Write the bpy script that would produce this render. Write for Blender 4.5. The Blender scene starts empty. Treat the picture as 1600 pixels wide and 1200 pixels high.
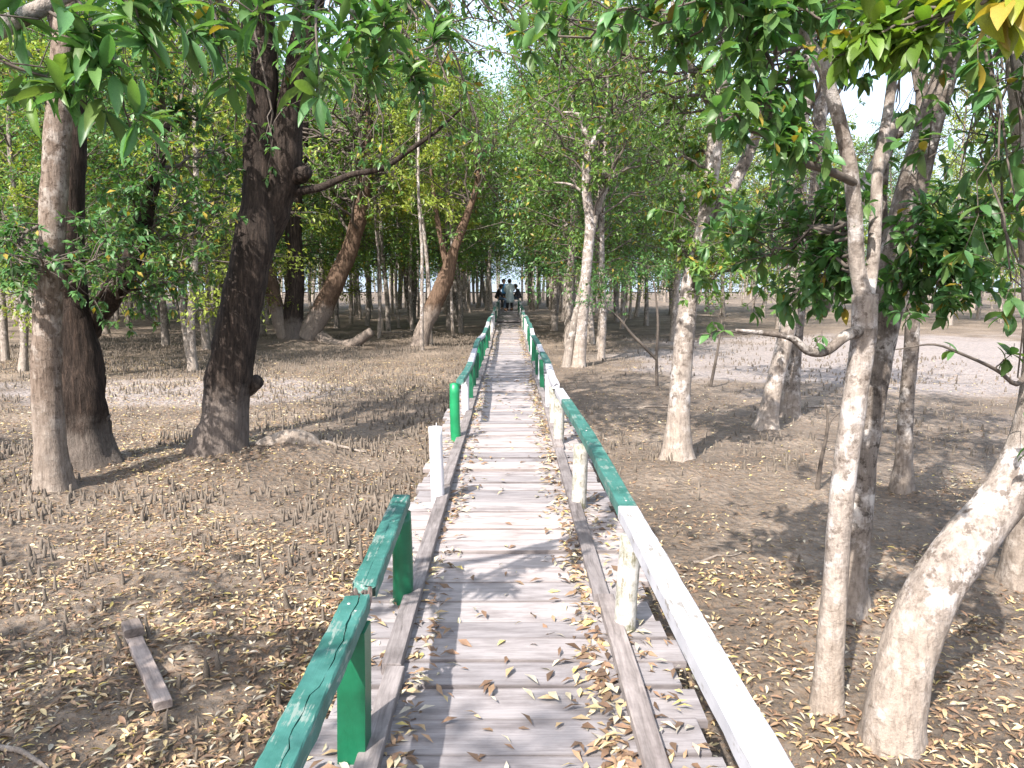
import bpy, math, random
import numpy as np
from mathutils import Vector, Matrix

R = math.radians
random.seed(7); rng = np.random.default_rng(7)
SC = bpy.context.scene
COL = SC.collection

# ------------------------------------------------------------------ camera, sky, sun, exposure
CAM_H, DECK = 2.15, 0.50
PITCH, FPX, VPX = R(7.72), 1202.0, 795.0
cam_d = bpy.data.cameras.new('camera'); cam = bpy.data.objects.new('camera', cam_d); COL.objects.link(cam)
cam.location = (0, 0, CAM_H); cam.rotation_euler = (R(90) - PITCH, 0, 0)
cam_d.sensor_width = 36.0; cam_d.lens = FPX / 1600 * 36; cam_d.shift_x = 5 / 1600
cam_d.clip_start = 0.05; cam_d.clip_end = 12000
SC.camera = cam
SUN_EL, SUN_AZ = 46.0, 29.0            # light travels 29 degrees right of straight ahead
world = bpy.data.worlds.new('World'); SC.world = world; world.use_nodes = True
wn = world.node_tree.nodes; wl = world.node_tree.links
sky = wn.new('ShaderNodeTexSky'); sky.sky_type = 'NISHITA'; sky.sun_disc = False
sky.sun_elevation = R(SUN_EL); sky.sun_rotation = R(180 + SUN_AZ); sky.dust_density = 6.0; sky.air_density = 1.0
veil = wn.new('ShaderNodeMix'); veil.data_type = 'RGBA'; veil.inputs[0].default_value = .5; veil.inputs[7].default_value = (5.2, 6.3, 7.9, 1)
wl.new(sky.outputs[0], veil.inputs[6]); wl.new(veil.outputs[2], wn['Background'].inputs[0]); wn['Background'].inputs[1].default_value = 0.15
sun_d = bpy.data.lights.new('sun', 'SUN'); sun = bpy.data.objects.new('sun', sun_d); COL.objects.link(sun)
sun_d.energy = 5.0; sun_d.angle = R(0.55); sun_d.color = (1.0, 0.94, 0.86)
ld = Vector((math.sin(R(SUN_AZ)) * math.cos(R(SUN_EL)), math.cos(R(SUN_AZ)) * math.cos(R(SUN_EL)), -math.sin(R(SUN_EL))))
sun.rotation_euler = ld.to_track_quat('-Z', 'Y').to_euler()
SC.view_settings.view_transform = 'Standard'; SC.view_settings.look = 'None'
SC.view_settings.gamma = 1.0; SC.view_settings.exposure = 1.22
SC.cycles.use_denoising = True
SC.cycles.max_bounces = 8; SC.cycles.diffuse_bounces = 4; SC.cycles.transmission_bounces = 4
SC.cycles.caustics_reflective = False; SC.cycles.caustics_refractive = False

# ------------------------------------------------------------------ pixel -> place
ct, st = math.cos(PITCH), math.sin(PITCH)
def P(px, py, Y):
    u = (px - VPX) / FPX; v = (py - 600) / FPX
    t = Y / (ct - v * st)
    return np.array([u * t, Y, CAM_H + t * (-st - v * ct)])
def G(px, py, h=0.0):
    u = (px - VPX) / FPX; v = (py - 600) / FPX
    t = (CAM_H - h) / (st + v * ct)
    return np.array([u * t, t * (ct - v * st), h])

# ------------------------------------------------------------------ numpy noise
def _hash(ix, iy, iz, s):
    h = (ix * 374761393 + iy * 668265263 + iz * 2147483647 + s * 1274126177) & 0xFFFFFFFF
    h = ((h ^ (h >> 13)) * 1274126177) & 0xFFFFFFFF
    return ((h ^ (h >> 16)) & 0xFFFF) / 65535.0
def vnoise(Pn, s=0):
    Pn = np.asarray(Pn, float); i = np.floor(Pn).astype(np.int64); f = Pn - i; f = f * f * (3 - 2 * f)
    out = 0
    for dx in (0, 1):
        for dy in (0, 1):
            for dz in (0, 1):
                w = (f[:, 0] if dx else 1 - f[:, 0]) * (f[:, 1] if dy else 1 - f[:, 1]) * (f[:, 2] if dz else 1 - f[:, 2])
                out = out + w * _hash(i[:, 0] + dx, i[:, 1] + dy, i[:, 2] + dz, s)
    return out * 2 - 1
def n2(x, y, sc, s=0):
    x = np.asarray(x, float).ravel(); y = np.asarray(y, float).ravel()
    return vnoise(np.stack([x * sc, y * sc, np.zeros_like(x) + 0.37], 1), s)
MOUND = G(452, 712)
def gz(x, y):
    x = np.asarray(x, float).ravel(); y = np.asarray(y, float).ravel()
    near = np.clip(1.3 - np.hypot(x, y) / 22, 0, 1)
    z = 0.05 * n2(x, y, 0.35, 1) + 0.035 * n2(x, y, 1.1, 2) + near * (0.022 * n2(x, y, 3.3, 3) + 0.026 * n2(x, y, 8.0, 4) + .012 * n2(x, y, 15, 5))
    z = z + 0.20 * np.exp(-(((x - MOUND[0] - .1) / .55) ** 2 + ((y - MOUND[1]) / .45) ** 2))
    for bx, by, ba, bw in TREE_MOUNDS:
        z = z + ba * np.exp(-((x - bx) ** 2 + (y - by) ** 2) / bw ** 2)
    return z
TREE_MOUNDS = []
def gz1(x, y): return float(gz([x], [y])[0])

# ------------------------------------------------------------------ mesh helpers
def np_mesh(name, V, faces, mats, mat_idx=None, col=None, smooth=True):
    """faces: list of (n,k) index arrays; mat_idx: one int for each of them"""
    me = bpy.data.meshes.new(name); V = np.asarray(V, np.float32)
    me.vertices.add(len(V)); me.vertices.foreach_set('co', V.ravel())
    faces = [np.asarray(f, np.int32) for f in faces if len(f)]
    tot = np.concatenate([np.full(len(f), f.shape[1], np.int32) for f in faces])
    loops = np.concatenate([f.ravel() for f in faces]).astype(np.int32)
    me.loops.add(len(loops)); me.loops.foreach_set('vertex_index', loops)
    me.polygons.add(len(tot)); st_ = np.zeros(len(tot), np.int32); st_[1:] = np.cumsum(tot)[:-1]
    me.polygons.foreach_set('loop_start', st_); me.polygons.foreach_set('loop_total', tot)
    me.polygons.foreach_set('use_smooth', np.full(len(tot), smooth))
    for m in mats: me.materials.append(m)
    if mat_idx is not None:
        me.polygons.foreach_set('material_index', np.concatenate([np.full(len(f), i, np.int32) for f, i in zip(faces, mat_idx)]))
    if col is not None:
        a = me.color_attributes.new('col', 'FLOAT_COLOR', 'POINT')
        c = np.ones((len(V), 4), np.float32); c[:, :3] = col; a.data.foreach_set('color', c.ravel())
    me.update(calc_edges=True); me.validate()
    return me
def link(name, me, parent=None, loc=None, label=None, cat=None, group=None, kind=None):
    o = bpy.data.objects.new(name, me); COL.objects.link(o)
    if parent is not None: o.parent = parent
    if loc is not None: o.location = loc
    if label: o['label'] = label
    if cat: o['category'] = cat
    if group: o['group'] = group
    if kind: o['kind'] = kind
    return o
def thing(name, label, cat, loc=(0, 0, 0), group=None):
    return link(name, None, None, loc, label, cat, group)
class MB:
    """collects pieces of ONE part"""
    def __init__(s): s.V = []; s.F = {}; s.C = []; s.n = 0
    def add(s, V, faces, mi=0, col=None):
        V = np.asarray(V, float)
        for f in faces:
            f = np.asarray(f, np.int64)
            if len(f): s.F.setdefault((mi, f.shape[1]), []).append(f + s.n)
        s.V.append(V); s.n += len(V)
        s.C.append(np.broadcast_to(np.array([.5, .5, .5]) if col is None else col, (len(V), 3)))
    def mesh(s, name, mats, smooth=True):
        ks = list(s.F); return np_mesh(name, np.concatenate(s.V), [np.concatenate(s.F[k]) for k in ks], mats, [k[0] for k in ks], np.concatenate(s.C), smooth)

def smooth_path(pts, rad, n):
    pts = np.asarray(pts, float); rad = np.asarray(rad, float)
    t = np.concatenate([[0], np.cumsum(np.linalg.norm(np.diff(pts, axis=0), axis=1))]); t /= t[-1]
    m = np.gradient(pts, t, axis=0) if len(pts) > 2 else np.repeat((pts[1:] - pts[:-1]), 2, axis=0)
    tt = np.linspace(0, 1, n); out = []; i = np.clip(np.searchsorted(t, tt, side='right') - 1, 0, len(t) - 2)
    h = (t[i + 1] - t[i])[:, None]; s = ((tt - t[i])[:, None]) / h
    h00 = 2 * s**3 - 3 * s**2 + 1; h10 = s**3 - 2 * s**2 + s; h01 = -2 * s**3 + 3 * s**2; h11 = s**3 - s**2
    p = h00 * pts[i] + h10 * h * m[i] + h01 * pts[i + 1] + h11 * h * m[i + 1]
    return p, np.interp(tt, t, rad)
def tube(p, r, sides, lump=0.0, seed=0, flare=None, cap=True, lumpsc=6.0):
    p = np.asarray(p, float); n = len(p)
    T = np.gradient(p, axis=0); T /= np.linalg.norm(T, axis=1)[:, None] + 1e-9
    ref = np.array([1., 0, 0]) if abs(T[0][0]) < .8 else np.array([0, 1., 0])
    N = np.zeros_like(p); a = ref - T[0] * (ref @ T[0]); N[0] = a / np.linalg.norm(a)
    for k in range(1, n):
        a = N[k - 1] - T[k] * (N[k - 1] @ T[k]); N[k] = a / (np.linalg.norm(a) + 1e-9)
    B = np.cross(T, N); ang = np.linspace(0, 2 * math.pi, sides, endpoint=False)
    ring = np.cos(ang)[None, :, None] * N[:, None, :] + np.sin(ang)[None, :, None] * B[:, None, :]
    rr = np.repeat(np.asarray(r, float)[:, None], sides, 1)
    if flare:
        h = np.linalg.norm(p - p[0], axis=1)[:, None]
        amt, hh, k = flare
        rr = rr * (1 + amt * np.exp(-(h / hh)) * (1 + .45 * np.cos(k * ang + seed)[None, :] + .25 * np.cos((k + 2) * ang + 2 * seed)[None, :]))
    V = p[:, None, :] + ring * rr[:, :, None]
    if lump:
        q = V.reshape(-1, 3)
        d = vnoise(q * lumpsc, seed + 11) * .6 + vnoise(q * lumpsc * 2.7, seed + 12) * .4
        V = V + ring * (d.reshape(n, sides) * lump * rr)[:, :, None]
    V = V.reshape(-1, 3)
    j = np.arange(sides); j2 = (j + 1) % sides; k = np.arange(n - 1)[:, None] * sides
    F = np.stack([(k + j), (k + j2), (k + sides + j2), (k + sides + j)], -1).reshape(-1, 4)
    faces = [F]
    if cap:
        V = np.concatenate([V, [p[-1] + T[-1] * r[-1] * .3]]); c = len(V) - 1; b = (n - 1) * sides
        faces.append(np.stack([b + j, b + j2, np.full(sides, c)], 1))
    return V, faces

# ------------------------------------------------------------------ materials
def mat(name):
    m = bpy.data.materials.new(name); m.use_nodes = True
    nt = m.node_tree; return m, nt.nodes, nt.links, nt.nodes['Principled BSDF']
def ramp(nodes, stops, interp='LINEAR'):
    r = nodes.new('ShaderNodeValToRGB'); e = r.color_ramp; e.interpolation = interp
    while len(e.elements) < len(stops): e.elements.new(0.5)
    for el, (p, c) in zip(e.elements, stops): el.position = p; el.color = (*c, 1) if len(c) == 3 else c
    return r
def noise(nodes, links, coord, scale, detail=5, rough=.6, vscale=None, dist=0):
    n = nodes.new('ShaderNodeTexNoise'); n.inputs['Scale'].default_value = scale; n.inputs['Detail'].default_value = detail
    n.inputs['Roughness'].default_value = rough; n.inputs['Distortion'].default_value = dist
    if vscale:
        mp = nodes.new('ShaderNodeMapping'); mp.inputs['Scale'].default_value = vscale
        links.new(coord, mp.inputs[0]); coord = mp.outputs[0]
    links.new(coord, n.inputs['Vector']); return n
def mixc(nodes, links, fac, a, b, mode='MIX'):
    m = nodes.new('ShaderNodeMix'); m.data_type = 'RGBA'; m.blend_type = mode
    for s, v in ((m.inputs[0], fac), (m.inputs[6], a), (m.inputs[7], b)):
        if hasattr(v, 'is_output'): links.new(v, s)
        elif isinstance(v, (int, float)): s.default_value = v
        else: s.default_value = (*v, 1)
    return m.outputs[2]
def bump(nodes, links, h, strength, dist, prev=None):
    b = nodes.new('ShaderNodeBump'); b.inputs['Strength'].default_value = strength; b.inputs['Distance'].default_value = dist
    links.new(h, b.inputs['Height'])
    if prev is not None: links.new(prev, b.inputs['Normal'])
    return b.outputs[0]
def geo(nodes, kind='Object'):
    if kind == 'World': return nodes.new('ShaderNodeNewGeometry').outputs['Position']
    return nodes.new('ShaderNodeTexCoord').outputs[kind]

def mat_leaf(name, trans=.35, rough=.42, tint=(1, 1, 1)):
    m, n, l, b = mat(name)
    at = n.new('ShaderNodeAttribute'); at.attribute_name = 'col'
    c = mixc(n, l, 1.0, at.outputs['Color'], tint, 'MULTIPLY')
    ns = noise(n, l, geo(n), 30, 2); rp = ramp(n, [(.3, (.8, .8, .8)), (.7, (1.15, 1.15, 1.1))]); l.new(ns.outputs[0], rp.inputs[0])
    c = mixc(n, l, 1.0, c, rp.outputs[0], 'MULTIPLY')
    l.new(c, b.inputs['Base Color']); b.inputs['Roughness'].default_value = rough; b.inputs['Specular IOR Level'].default_value = .4
    if trans:
        t = n.new('ShaderNodeBsdfTranslucent'); tc = mixc(n, l, 1.0, c, (1.25, 1.3, .55), 'MULTIPLY'); l.new(tc, t.inputs[0])
        mx = n.new('ShaderNodeMixShader'); mx.inputs[0].default_value = trans
        l.new(b.outputs[0], mx.inputs[1]); l.new(t.outputs[0], mx.inputs[2]); l.new(mx.outputs[0], n['Material Output'].inputs[0])
    return m
def mat_bark(name, lo, mid, hi, spots=None, fiss=(14, 14, 2.2), bumpd=.012, mud=.45, mudcol=(.36, .31, .27)):
    m, n, l, b = mat(name); co = geo(n)
    a = noise(n, l, co, 1.0, 8, .7, fiss); r = ramp(n, [(.3, lo), (.5, mid), (.72, hi)]); l.new(a.outputs[0], r.inputs[0])
    c = r.outputs[0]; p = noise(n, l, co, 7, 6, .65)
    if spots:
        rp = ramp(n, [(.50, (0, 0, 0)), (.62, (1, 1, 1))]); l.new(p.outputs[0], rp.inputs[0]); c = mixc(n, l, rp.outputs[0], c, spots)
        p2 = noise(n, l, co, 16, 5, .7); rp2 = ramp(n, [(.53, (0, 0, 0)), (.62, (.9, .9, .9))]); l.new(p2.outputs[0], rp2.inputs[0]); c = mixc(n, l, rp2.outputs[0], c, lo)
    if mud:   # dried mud left by the tides up to an uneven line
        sx = n.new('ShaderNodeSeparateXYZ'); l.new(geo(n, 'World'), sx.inputs[0])
        q = noise(n, l, co, 5, 5, .7); ma = n.new('ShaderNodeMath'); ma.operation = 'MULTIPLY_ADD'; l.new(q.outputs[0], ma.inputs[0]); ma.inputs[1].default_value = -.9; l.new(sx.outputs[2], ma.inputs[2])
        rm = ramp(n, [(0, (1, 1, 1)), (1, (0, 0, 0))]); mr = n.new('ShaderNodeMapRange'); mr.inputs[1].default_value = mud - .65; mr.inputs[2].default_value = mud - .35
        l.new(ma.outputs[0], mr.inputs[0]); l.new(mr.outputs[0], rm.inputs[0])
        mm = n.new('ShaderNodeMath'); mm.operation = 'MULTIPLY'; l.new(rm.outputs[0], mm.inputs[0]); mm.inputs[1].default_value = .62
        c = mixc(n, l, mm.outputs[0], c, mudcol)
    sk = noise(n, l, co, 1, 6, .75, (34, 34, 5)); rk = ramp(n, [(.33, (.55, .53, .52)), (.52, (1, 1, 1)), (.75, (1.18, 1.17, 1.15))]); l.new(sk.outputs[0], rk.inputs[0]); c = mixc(n, l, .85, c, rk.outputs[0], 'MULTIPLY')
    lc = noise(n, l, co, 1, 5, .7, (9, 9, 26)); rc = ramp(n, [(.60, (1, 1, 1)), (.70, (.55, .52, .5))]); l.new(lc.outputs[0], rc.inputs[0]); c = mixc(n, l, .8, c, rc.outputs[0], 'MULTIPLY')
    l.new(c, b.inputs['Base Color']); b.inputs['Roughness'].default_value = .9; b.inputs['Specular IOR Level'].default_value = .15
    nb = bump(n, l, a.outputs[0], 1.0, bumpd * 1.6); nb = bump(n, l, p.outputs[0], .7, .02, nb); nb = bump(n, l, noise(n, l, co, 45, 4, .7).outputs[0], .7, .006, nb); l.new(nb, b.inputs['Normal'])
    return m
def mat_mud(name='mud'):
    m, n, l, b = mat(name); co = geo(n, 'World')
    a = noise(n, l, co, .55, 7, .65); r = ramp(n, [(.3, (.072, .062, .056)), (.5, (.170, .140, .118)), (.72, (.315, .262, .220))]); l.new(a.outputs[0], r.inputs[0])
    f = noise(n, l, co, 9, 8, .75); rf = ramp(n, [(.3, (.5, .5, .5)), (.6, (1.08, 1.05, 1.0))]); l.new(f.outputs[0], rf.inputs[0])
    c = mixc(n, l, 1.0, r.outputs[0], rf.outputs[0], 'MULTIPLY')
    lf = noise(n, l, co, 38, 3, .6); rl = ramp(n, [(.58, (0, 0, 0)), (.64, (1, 1, 1))]); l.new(lf.outputs[0], rl.inputs[0])
    pt = noise(n, l, co, .8, 4, .6); rpt = ramp(n, [(.42, (0, 0, 0)), (.62, (.7, .7, .7))]); l.new(pt.outputs[0], rpt.inputs[0])
    fm = n.new('ShaderNodeMath'); fm.operation = 'MULTIPLY'; l.new(rl.outputs[0], fm.inputs[0]); l.new(rpt.outputs[0], fm.inputs[1])
    c = mixc(n, l, fm.outputs[0], c, (.30, .19, .10))
    bp = noise(n, l, co, 22, 4, .7); rbp = ramp(n, [(.5, (0, 0, 0)), (.58, (.6, .6, .6))]); l.new(bp.outputs[0], rbp.inputs[0]); c = mixc(n, l, rbp.outputs[0], c, (.165, .112, .075))
    # sunlit open patches painted paler into the mud colour, with a ragged edge
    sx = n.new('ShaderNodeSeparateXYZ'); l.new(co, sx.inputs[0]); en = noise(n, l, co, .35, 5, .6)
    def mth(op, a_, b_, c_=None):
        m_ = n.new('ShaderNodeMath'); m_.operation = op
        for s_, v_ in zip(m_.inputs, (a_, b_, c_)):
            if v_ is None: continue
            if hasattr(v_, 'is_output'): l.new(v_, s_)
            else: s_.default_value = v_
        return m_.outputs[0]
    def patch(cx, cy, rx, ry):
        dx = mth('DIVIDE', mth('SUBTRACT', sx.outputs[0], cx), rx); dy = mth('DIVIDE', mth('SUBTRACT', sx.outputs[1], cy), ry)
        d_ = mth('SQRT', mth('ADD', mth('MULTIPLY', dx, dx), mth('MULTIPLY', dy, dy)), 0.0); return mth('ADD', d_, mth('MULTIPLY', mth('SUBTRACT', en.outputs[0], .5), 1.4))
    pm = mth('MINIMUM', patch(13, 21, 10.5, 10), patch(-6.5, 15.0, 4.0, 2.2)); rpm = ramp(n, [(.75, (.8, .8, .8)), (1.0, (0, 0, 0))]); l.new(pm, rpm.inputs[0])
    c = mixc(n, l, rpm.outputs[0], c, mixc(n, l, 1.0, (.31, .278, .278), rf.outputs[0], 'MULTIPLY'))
    l.new(c, b.inputs['Base Color']); b.inputs['Roughness'].default_value = .85; b.inputs['Specular IOR Level'].default_value = .25
    v = n.new('ShaderNodeTexVoronoi'); v.inputs['Scale'].default_value = 16; l.new(co, v.inputs['Vector'])
    nb = bump(n, l, v.outputs[0], .8, .04); nb = bump(n, l, f.outputs[0], .9, .05, nb); nb = bump(n, l, lf.outputs[0], .5, .012, nb); l.new(nb, b.inputs['Normal'])
    return m
def mat_wood(name, dark, mid, light, axis=0, edge=False):
    m, n, l, b = mat(name); co = geo(n)
    oi = n.new('ShaderNodeObjectInfo'); add = n.new('ShaderNodeVectorMath'); add.operation = 'MULTIPLY_ADD'
    l.new(oi.outputs['Random'], add.inputs[0]); add.inputs[1].default_value = (37, 91, 53); l.new(co, add.inputs[2]); co = add.outputs[0]
    sc = [38, 38, 38]; sc[axis] = 3.4
    g = noise(n, l, co, 1, 7, .65, tuple(sc), .6); r = ramp(n, [(.27, dark), (.47, mid), (.72, light)]); l.new(g.outputs[0], r.inputs[0])
    s2 = [120, 120, 120]; s2[axis] = 8
    fg = noise(n, l, co, 1, 4, .6, tuple(s2)); rf = ramp(n, [(.30, (.78, .78, .78)), (.55, (1.03, 1.03, 1.03))]); l.new(fg.outputs[0], rf.inputs[0])
    c = mixc(n, l, .8, r.outputs[0], rf.outputs[0], 'MULTIPLY')
    st_ = noise(n, l, co, 3.2, 5, .65); rs = ramp(n, [(.34, (.58, .55, .55)), (.56, (1.06, 1.05, 1.05))]); l.new(st_.outputs[0], rs.inputs[0])
    c = mixc(n, l, .85, c, rs.outputs[0], 'MULTIPLY')
    tone = ramp(n, [(0, (.70, .71, .75)), (.5, (.98, .98, 1)), (1, (1.14, 1.09, 1.08))]); l.new(oi.outputs['Random'], tone.inputs[0])
    c = mixc(n, l, 1.0, c, tone.outputs[0], 'MULTIPLY')
    if edge:   # darker board edges so the joints show, broken up by noise
        sx = n.new('ShaderNodeSeparateXYZ'); l.new(geo(n), sx.inputs[0]); ab = n.new('ShaderNodeMath'); ab.operation = 'ABSOLUTE'; l.new(sx.outputs[1], ab.inputs[0])
        ma = n.new('ShaderNodeMath'); ma.operation = 'MULTIPLY_ADD'; l.new(st_.outputs[0], ma.inputs[0]); ma.inputs[1].default_value = .16; l.new(ab.outputs[0], ma.inputs[2])
        re = ramp(n, [(.52, (1, 1, 1)), (.575, (.66, .63, .61))]); l.new(ma.outputs[0], re.inputs[0]); c = mixc(n, l, .9, c, re.outputs[0], 'MULTIPLY')
    l.new(c, b.inputs['Base Color']); b.inputs['Roughness'].default_value = .78; b.inputs['Specular IOR Level'].default_value = .25
    nb = bump(n, l, g.outputs[0], .5, .004); nb = bump(n, l, fg.outputs[0], .5, .002, nb); l.new(nb, b.inputs['Normal'])
    return m
def mat_paint(name, base, alt, under, axis=1, wear=.60, rough=.45, stain=None):
    m, n, l, b = mat(name); co = geo(n)
    a = noise(n, l, co, 6, 6, .65); r = ramp(n, [(.35, base), (.65, alt)]); l.new(a.outputs[0], r.inputs[0]); c = r.outputs[0]
    sc = [60, 60, 60]; sc[axis] = 5
    g = noise(n, l, co, 1, 6, .7, tuple(sc), .4); w = noise(n, l, co, 9, 6, .7)
    ad = n.new('ShaderNodeMath'); ad.operation = 'MULTIPLY_ADD'; l.new(g.outputs[0], ad.inputs[0]); ad.inputs[1].default_value = .5
    hf = n.new('ShaderNodeMath'); hf.operation = 'MULTIPLY'; l.new(w.outputs[0], hf.inputs[0]); hf.inputs[1].default_value = .5; l.new(hf.outputs[0], ad.inputs[2])
    rw = ramp(n, [(wear, (0, 0, 0)), (wear + .05, (1, 1, 1))]); l.new(ad.outputs[0], rw.inputs[0]); c = mixc(n, l, rw.outputs[0], c, under)
    if stain:
        q = noise(n, l, co, 5, 7, .75); rq = ramp(n, [(.42, (0, 0, 0)), (.60, (.9, .9, .9))]); l.new(q.outputs[0], rq.inputs[0]); c = mixc(n, l, rq.outputs[0], c, stain)
    l.new(c, b.inputs['Base Color']); b.inputs['Roughness'].default_value = rough
    nb = bump(n, l, g.outputs[0], .45, .004); nb = bump(n, l, rw.outputs[0], -.4, .001, nb); l.new(nb, b.inputs['Normal'])
    return m
def mat_plain(name, c, rough=.7, sc=40, amt=.25):
    m, n, l, b = mat(name); a = noise(n, l, geo(n), sc, 4)
    r = ramp(n, [(.3, tuple(x * (1 - amt) for x in c)), (.7, tuple(min(1, x * (1 + amt)) for x in c))]); l.new(a.outputs[0], r.inputs[0])
    l.new(r.outputs[0], b.inputs['Base Color']); b.inputs['Roughness'].default_value = rough
    nb = bump(n, l, a.outputs[0], .3, .004); l.new(nb, b.inputs['Normal']); return m

M = {}
M['leaf'] = mat_leaf('green_leaf', .40, .42)
M['litter'] = mat_leaf('dry_leaf', .12, .6)
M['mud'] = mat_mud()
M['root'] = mat_plain('breathing_root', (.125, .102, .082), .9, 18, .45)
M['pale'] = mat_bark('pale_bark', (.13, .105, .09), (.27, .232, .205), (.37, .325, .295), (.46, .425, .41), (9, 9, 5), .016, .75, (.30, .25, .21))
M['tan'] = mat_bark('tan_bark', (.085, .062, .048), (.17, .130, .105), (.25, .20, .165), (.29, .25, .22), (16, 16, 3), .016, .9, (.24, .20, .17))
M['mottle'] = mat_bark('mottled_bark', (.06, .048, .040), (.17, .142, .122), (.27, .232, .205), (.42, .385, .36), (10, 10, 5), .016, .55, (.26, .215, .18))
M['dark'] = mat_bark('dark_bark', (.016, .013, .012), (.044, .034, .029), (.105, .077, .063), None, (22, 22, 3.0), .035, .85, (.22, .185, .165))
M['darkest'] = mat_bark('black_bark', (.014, .011, .010), (.042, .031, .026), (.10, .070, .056), None, (22, 22, 3.0), .035, .55, (.20, .17, .15))
M['brown'] = mat_bark('brown_bark', (.05, .035, .025), (.13, .085, .06), (.22, .15, .11), None, (22, 22, 3.0), .025, 1.3, (.29, .25, .22))
M['far'] = mat_bark('grey_bark', (.095, .078, .066), (.215, .185, .16), (.33, .29, .26), (.40, .36, .33), (6, 6, 2), .015, .6, (.28, .24, .21))
M['twig'] = mat_plain('twig_bark', (.085, .068, .056), .85, 25, .35)
M['plank'] = mat_wood('weathered_plank', (.225, .205, .200), (.298, .274, .270), (.352, .326, .320), 0, True)
M['batten'] = mat_wood('batten_wood', (.10, .088, .084), (.20, .178, .170), (.29, .26, .25), 1)
M['bearer'] = mat_wood('bearer_wood', (.06, .05, .045), (.12, .10, .09), (.2, .17, .15), 1)
M['debris'] = mat_wood('fallen_wood', (.13, .11, .10), (.22, .19, .175), (.30, .265, .245), 1)
M['greenrail'] = mat_paint('faded_green_paint', (.010, .076, .060), (.040, .150, .130), (.15, .20, .18), 1, .53, .6)
M['greenpost'] = mat_paint('green_paint', (.003, .075, .034), (.006, .115, .055), (.09, .14, .11), 2, .66, .35)
M['brightpost'] = mat_paint('bright_green_paint', (.004, .15, .055), (.01, .22, .085), (.45, .48, .42), 2, .62, .4)
M['whiterail'] = mat_paint('white_paint', (.33, .33, .365), (.43, .43, .46), (.20, .185, .17), 1, .55, .6)
M['whitepost'] = mat_paint('white_post_paint', (.48, .47, .51), (.58, .57, .59), (.25, .22, .20), 2, .56, .6)
M['algaepost'] = mat_paint('stained_white_paint', (.40, .385, .36), (.52, .50, .48), (.16, .14, .10), 2, .53, .7, (.10, .10, .055))
M['rot'] = mat_plain('rotten_wood', (.13, .095, .08), .95, 30, .6)
M['nail'] = mat_plain('nail_iron', (.35, .33, .33), .5)

# ------------------------------------------------------------------ leaves
def leaf_template(kind):
    if kind == 'far':
        v = [(0, 0, 0), (.5, .45, .06), (0, 1, -.08), (-.5, .45, .06)]; f = [np.array([(0, 1, 2), (0, 2, 3)])]
    elif kind == 'mid':
        v = [(0, 0, 0), (.5, .5, .05), (0, .52, 0), (-.5, .5, .05), (0, 1, -.16)]; f = [np.array([(0, 1, 2), (0, 2, 3), (2, 1, 4), (3, 2, 4)])]
    else:
        v = [(0, -.12, .0)]; f3 = []; f4 = []
        stn = [(.0, .06, .01), (.2, .36, .035), (.45, .5, .05), (.7, .40, .02), (.9, .17, -.05)]
        for y, w, z in stn: v += [(-w, y, z + w * .10), (0, y, z - .02), (w, y, z + w * .10)]
        v.append((0, 1.0, -.11)); last = len(v) - 1
        f3 += [(0, 3, 2), (0, 2, 1)]
        for k in range(len(stn) - 1):
            a = 1 + 3 * k; f4 += [(a, a + 1, a + 4, a + 3), (a + 1, a + 2, a + 5, a + 4)]
        a = 1 + 3 * (len(stn) - 1); f3 += [(a, a + 1, last), (a + 1, a + 2, last)]
        f = [np.array(f3), np.array(f4)]
    return np.array(v, float), f
TPL = {k: leaf_template(k) for k in ('far', 'mid', 'near')}
def norm(a): return a / (np.linalg.norm(a, axis=-1, keepdims=True) + 1e-9)
def leaves(mb, pos, d, up, L, W, col, kind='mid', mi=0):
    pos = np.asarray(pos); n = len(pos)
    if n == 0: return
    d = norm(np.asarray(d)); s = norm(np.cross(d, up)); nn = np.cross(s, d)
    T, F = TPL[kind]; L = np.broadcast_to(L, n)[:, None, None]; W = np.broadcast_to(W, n)[:, None, None]
    V = pos[:, None, :] + s[:, None, :] * T[None, :, :1] * W + d[:, None, :] * T[None, :, 1:2] * L + nn[:, None, :] * T[None, :, 2:3] * L
    k = len(T); off = (np.arange(n) * k)[:, None, None]
    mb.add(V.reshape(-1, 3), [(f[None] + off).reshape(-1, f.shape[1]) for f in F], mi, np.repeat(col, k, 0))
def green(n, r, base=(.050, .105, .022), yel=.05, var=.35, warm=.25):
    c = np.array(base)[None] * (1 + var * r.uniform(-1, 1, (n, 1)))
    w = r.random((n, 1)) ** 2 * warm
    c = c * (1 - w) + np.array([.24, .24, .035]) * w
    y = r.random(n) < yel
    c[y] = np.array([.36, .27, .05]) * r.uniform(.6, 1.1, (y.sum(), 1))
    return np.clip(c, 0, 1)
def litter_col(n, r):
    pal = np.array([(.48, .38, .21), (.40, .29, .17), (.27, .175, .11), (.19, .115, .075), (.50, .44, .32), (.36, .32, .27), (.125, .08, .055), (.50, .40, .14)])
    c = pal[r.choice(8, n, p=[.10, .15, .22, .21, .09, .07, .13, .03])]
    return np.clip(c * r.uniform(.75, 1.2, (n, 1)), 0, 1)

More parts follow.
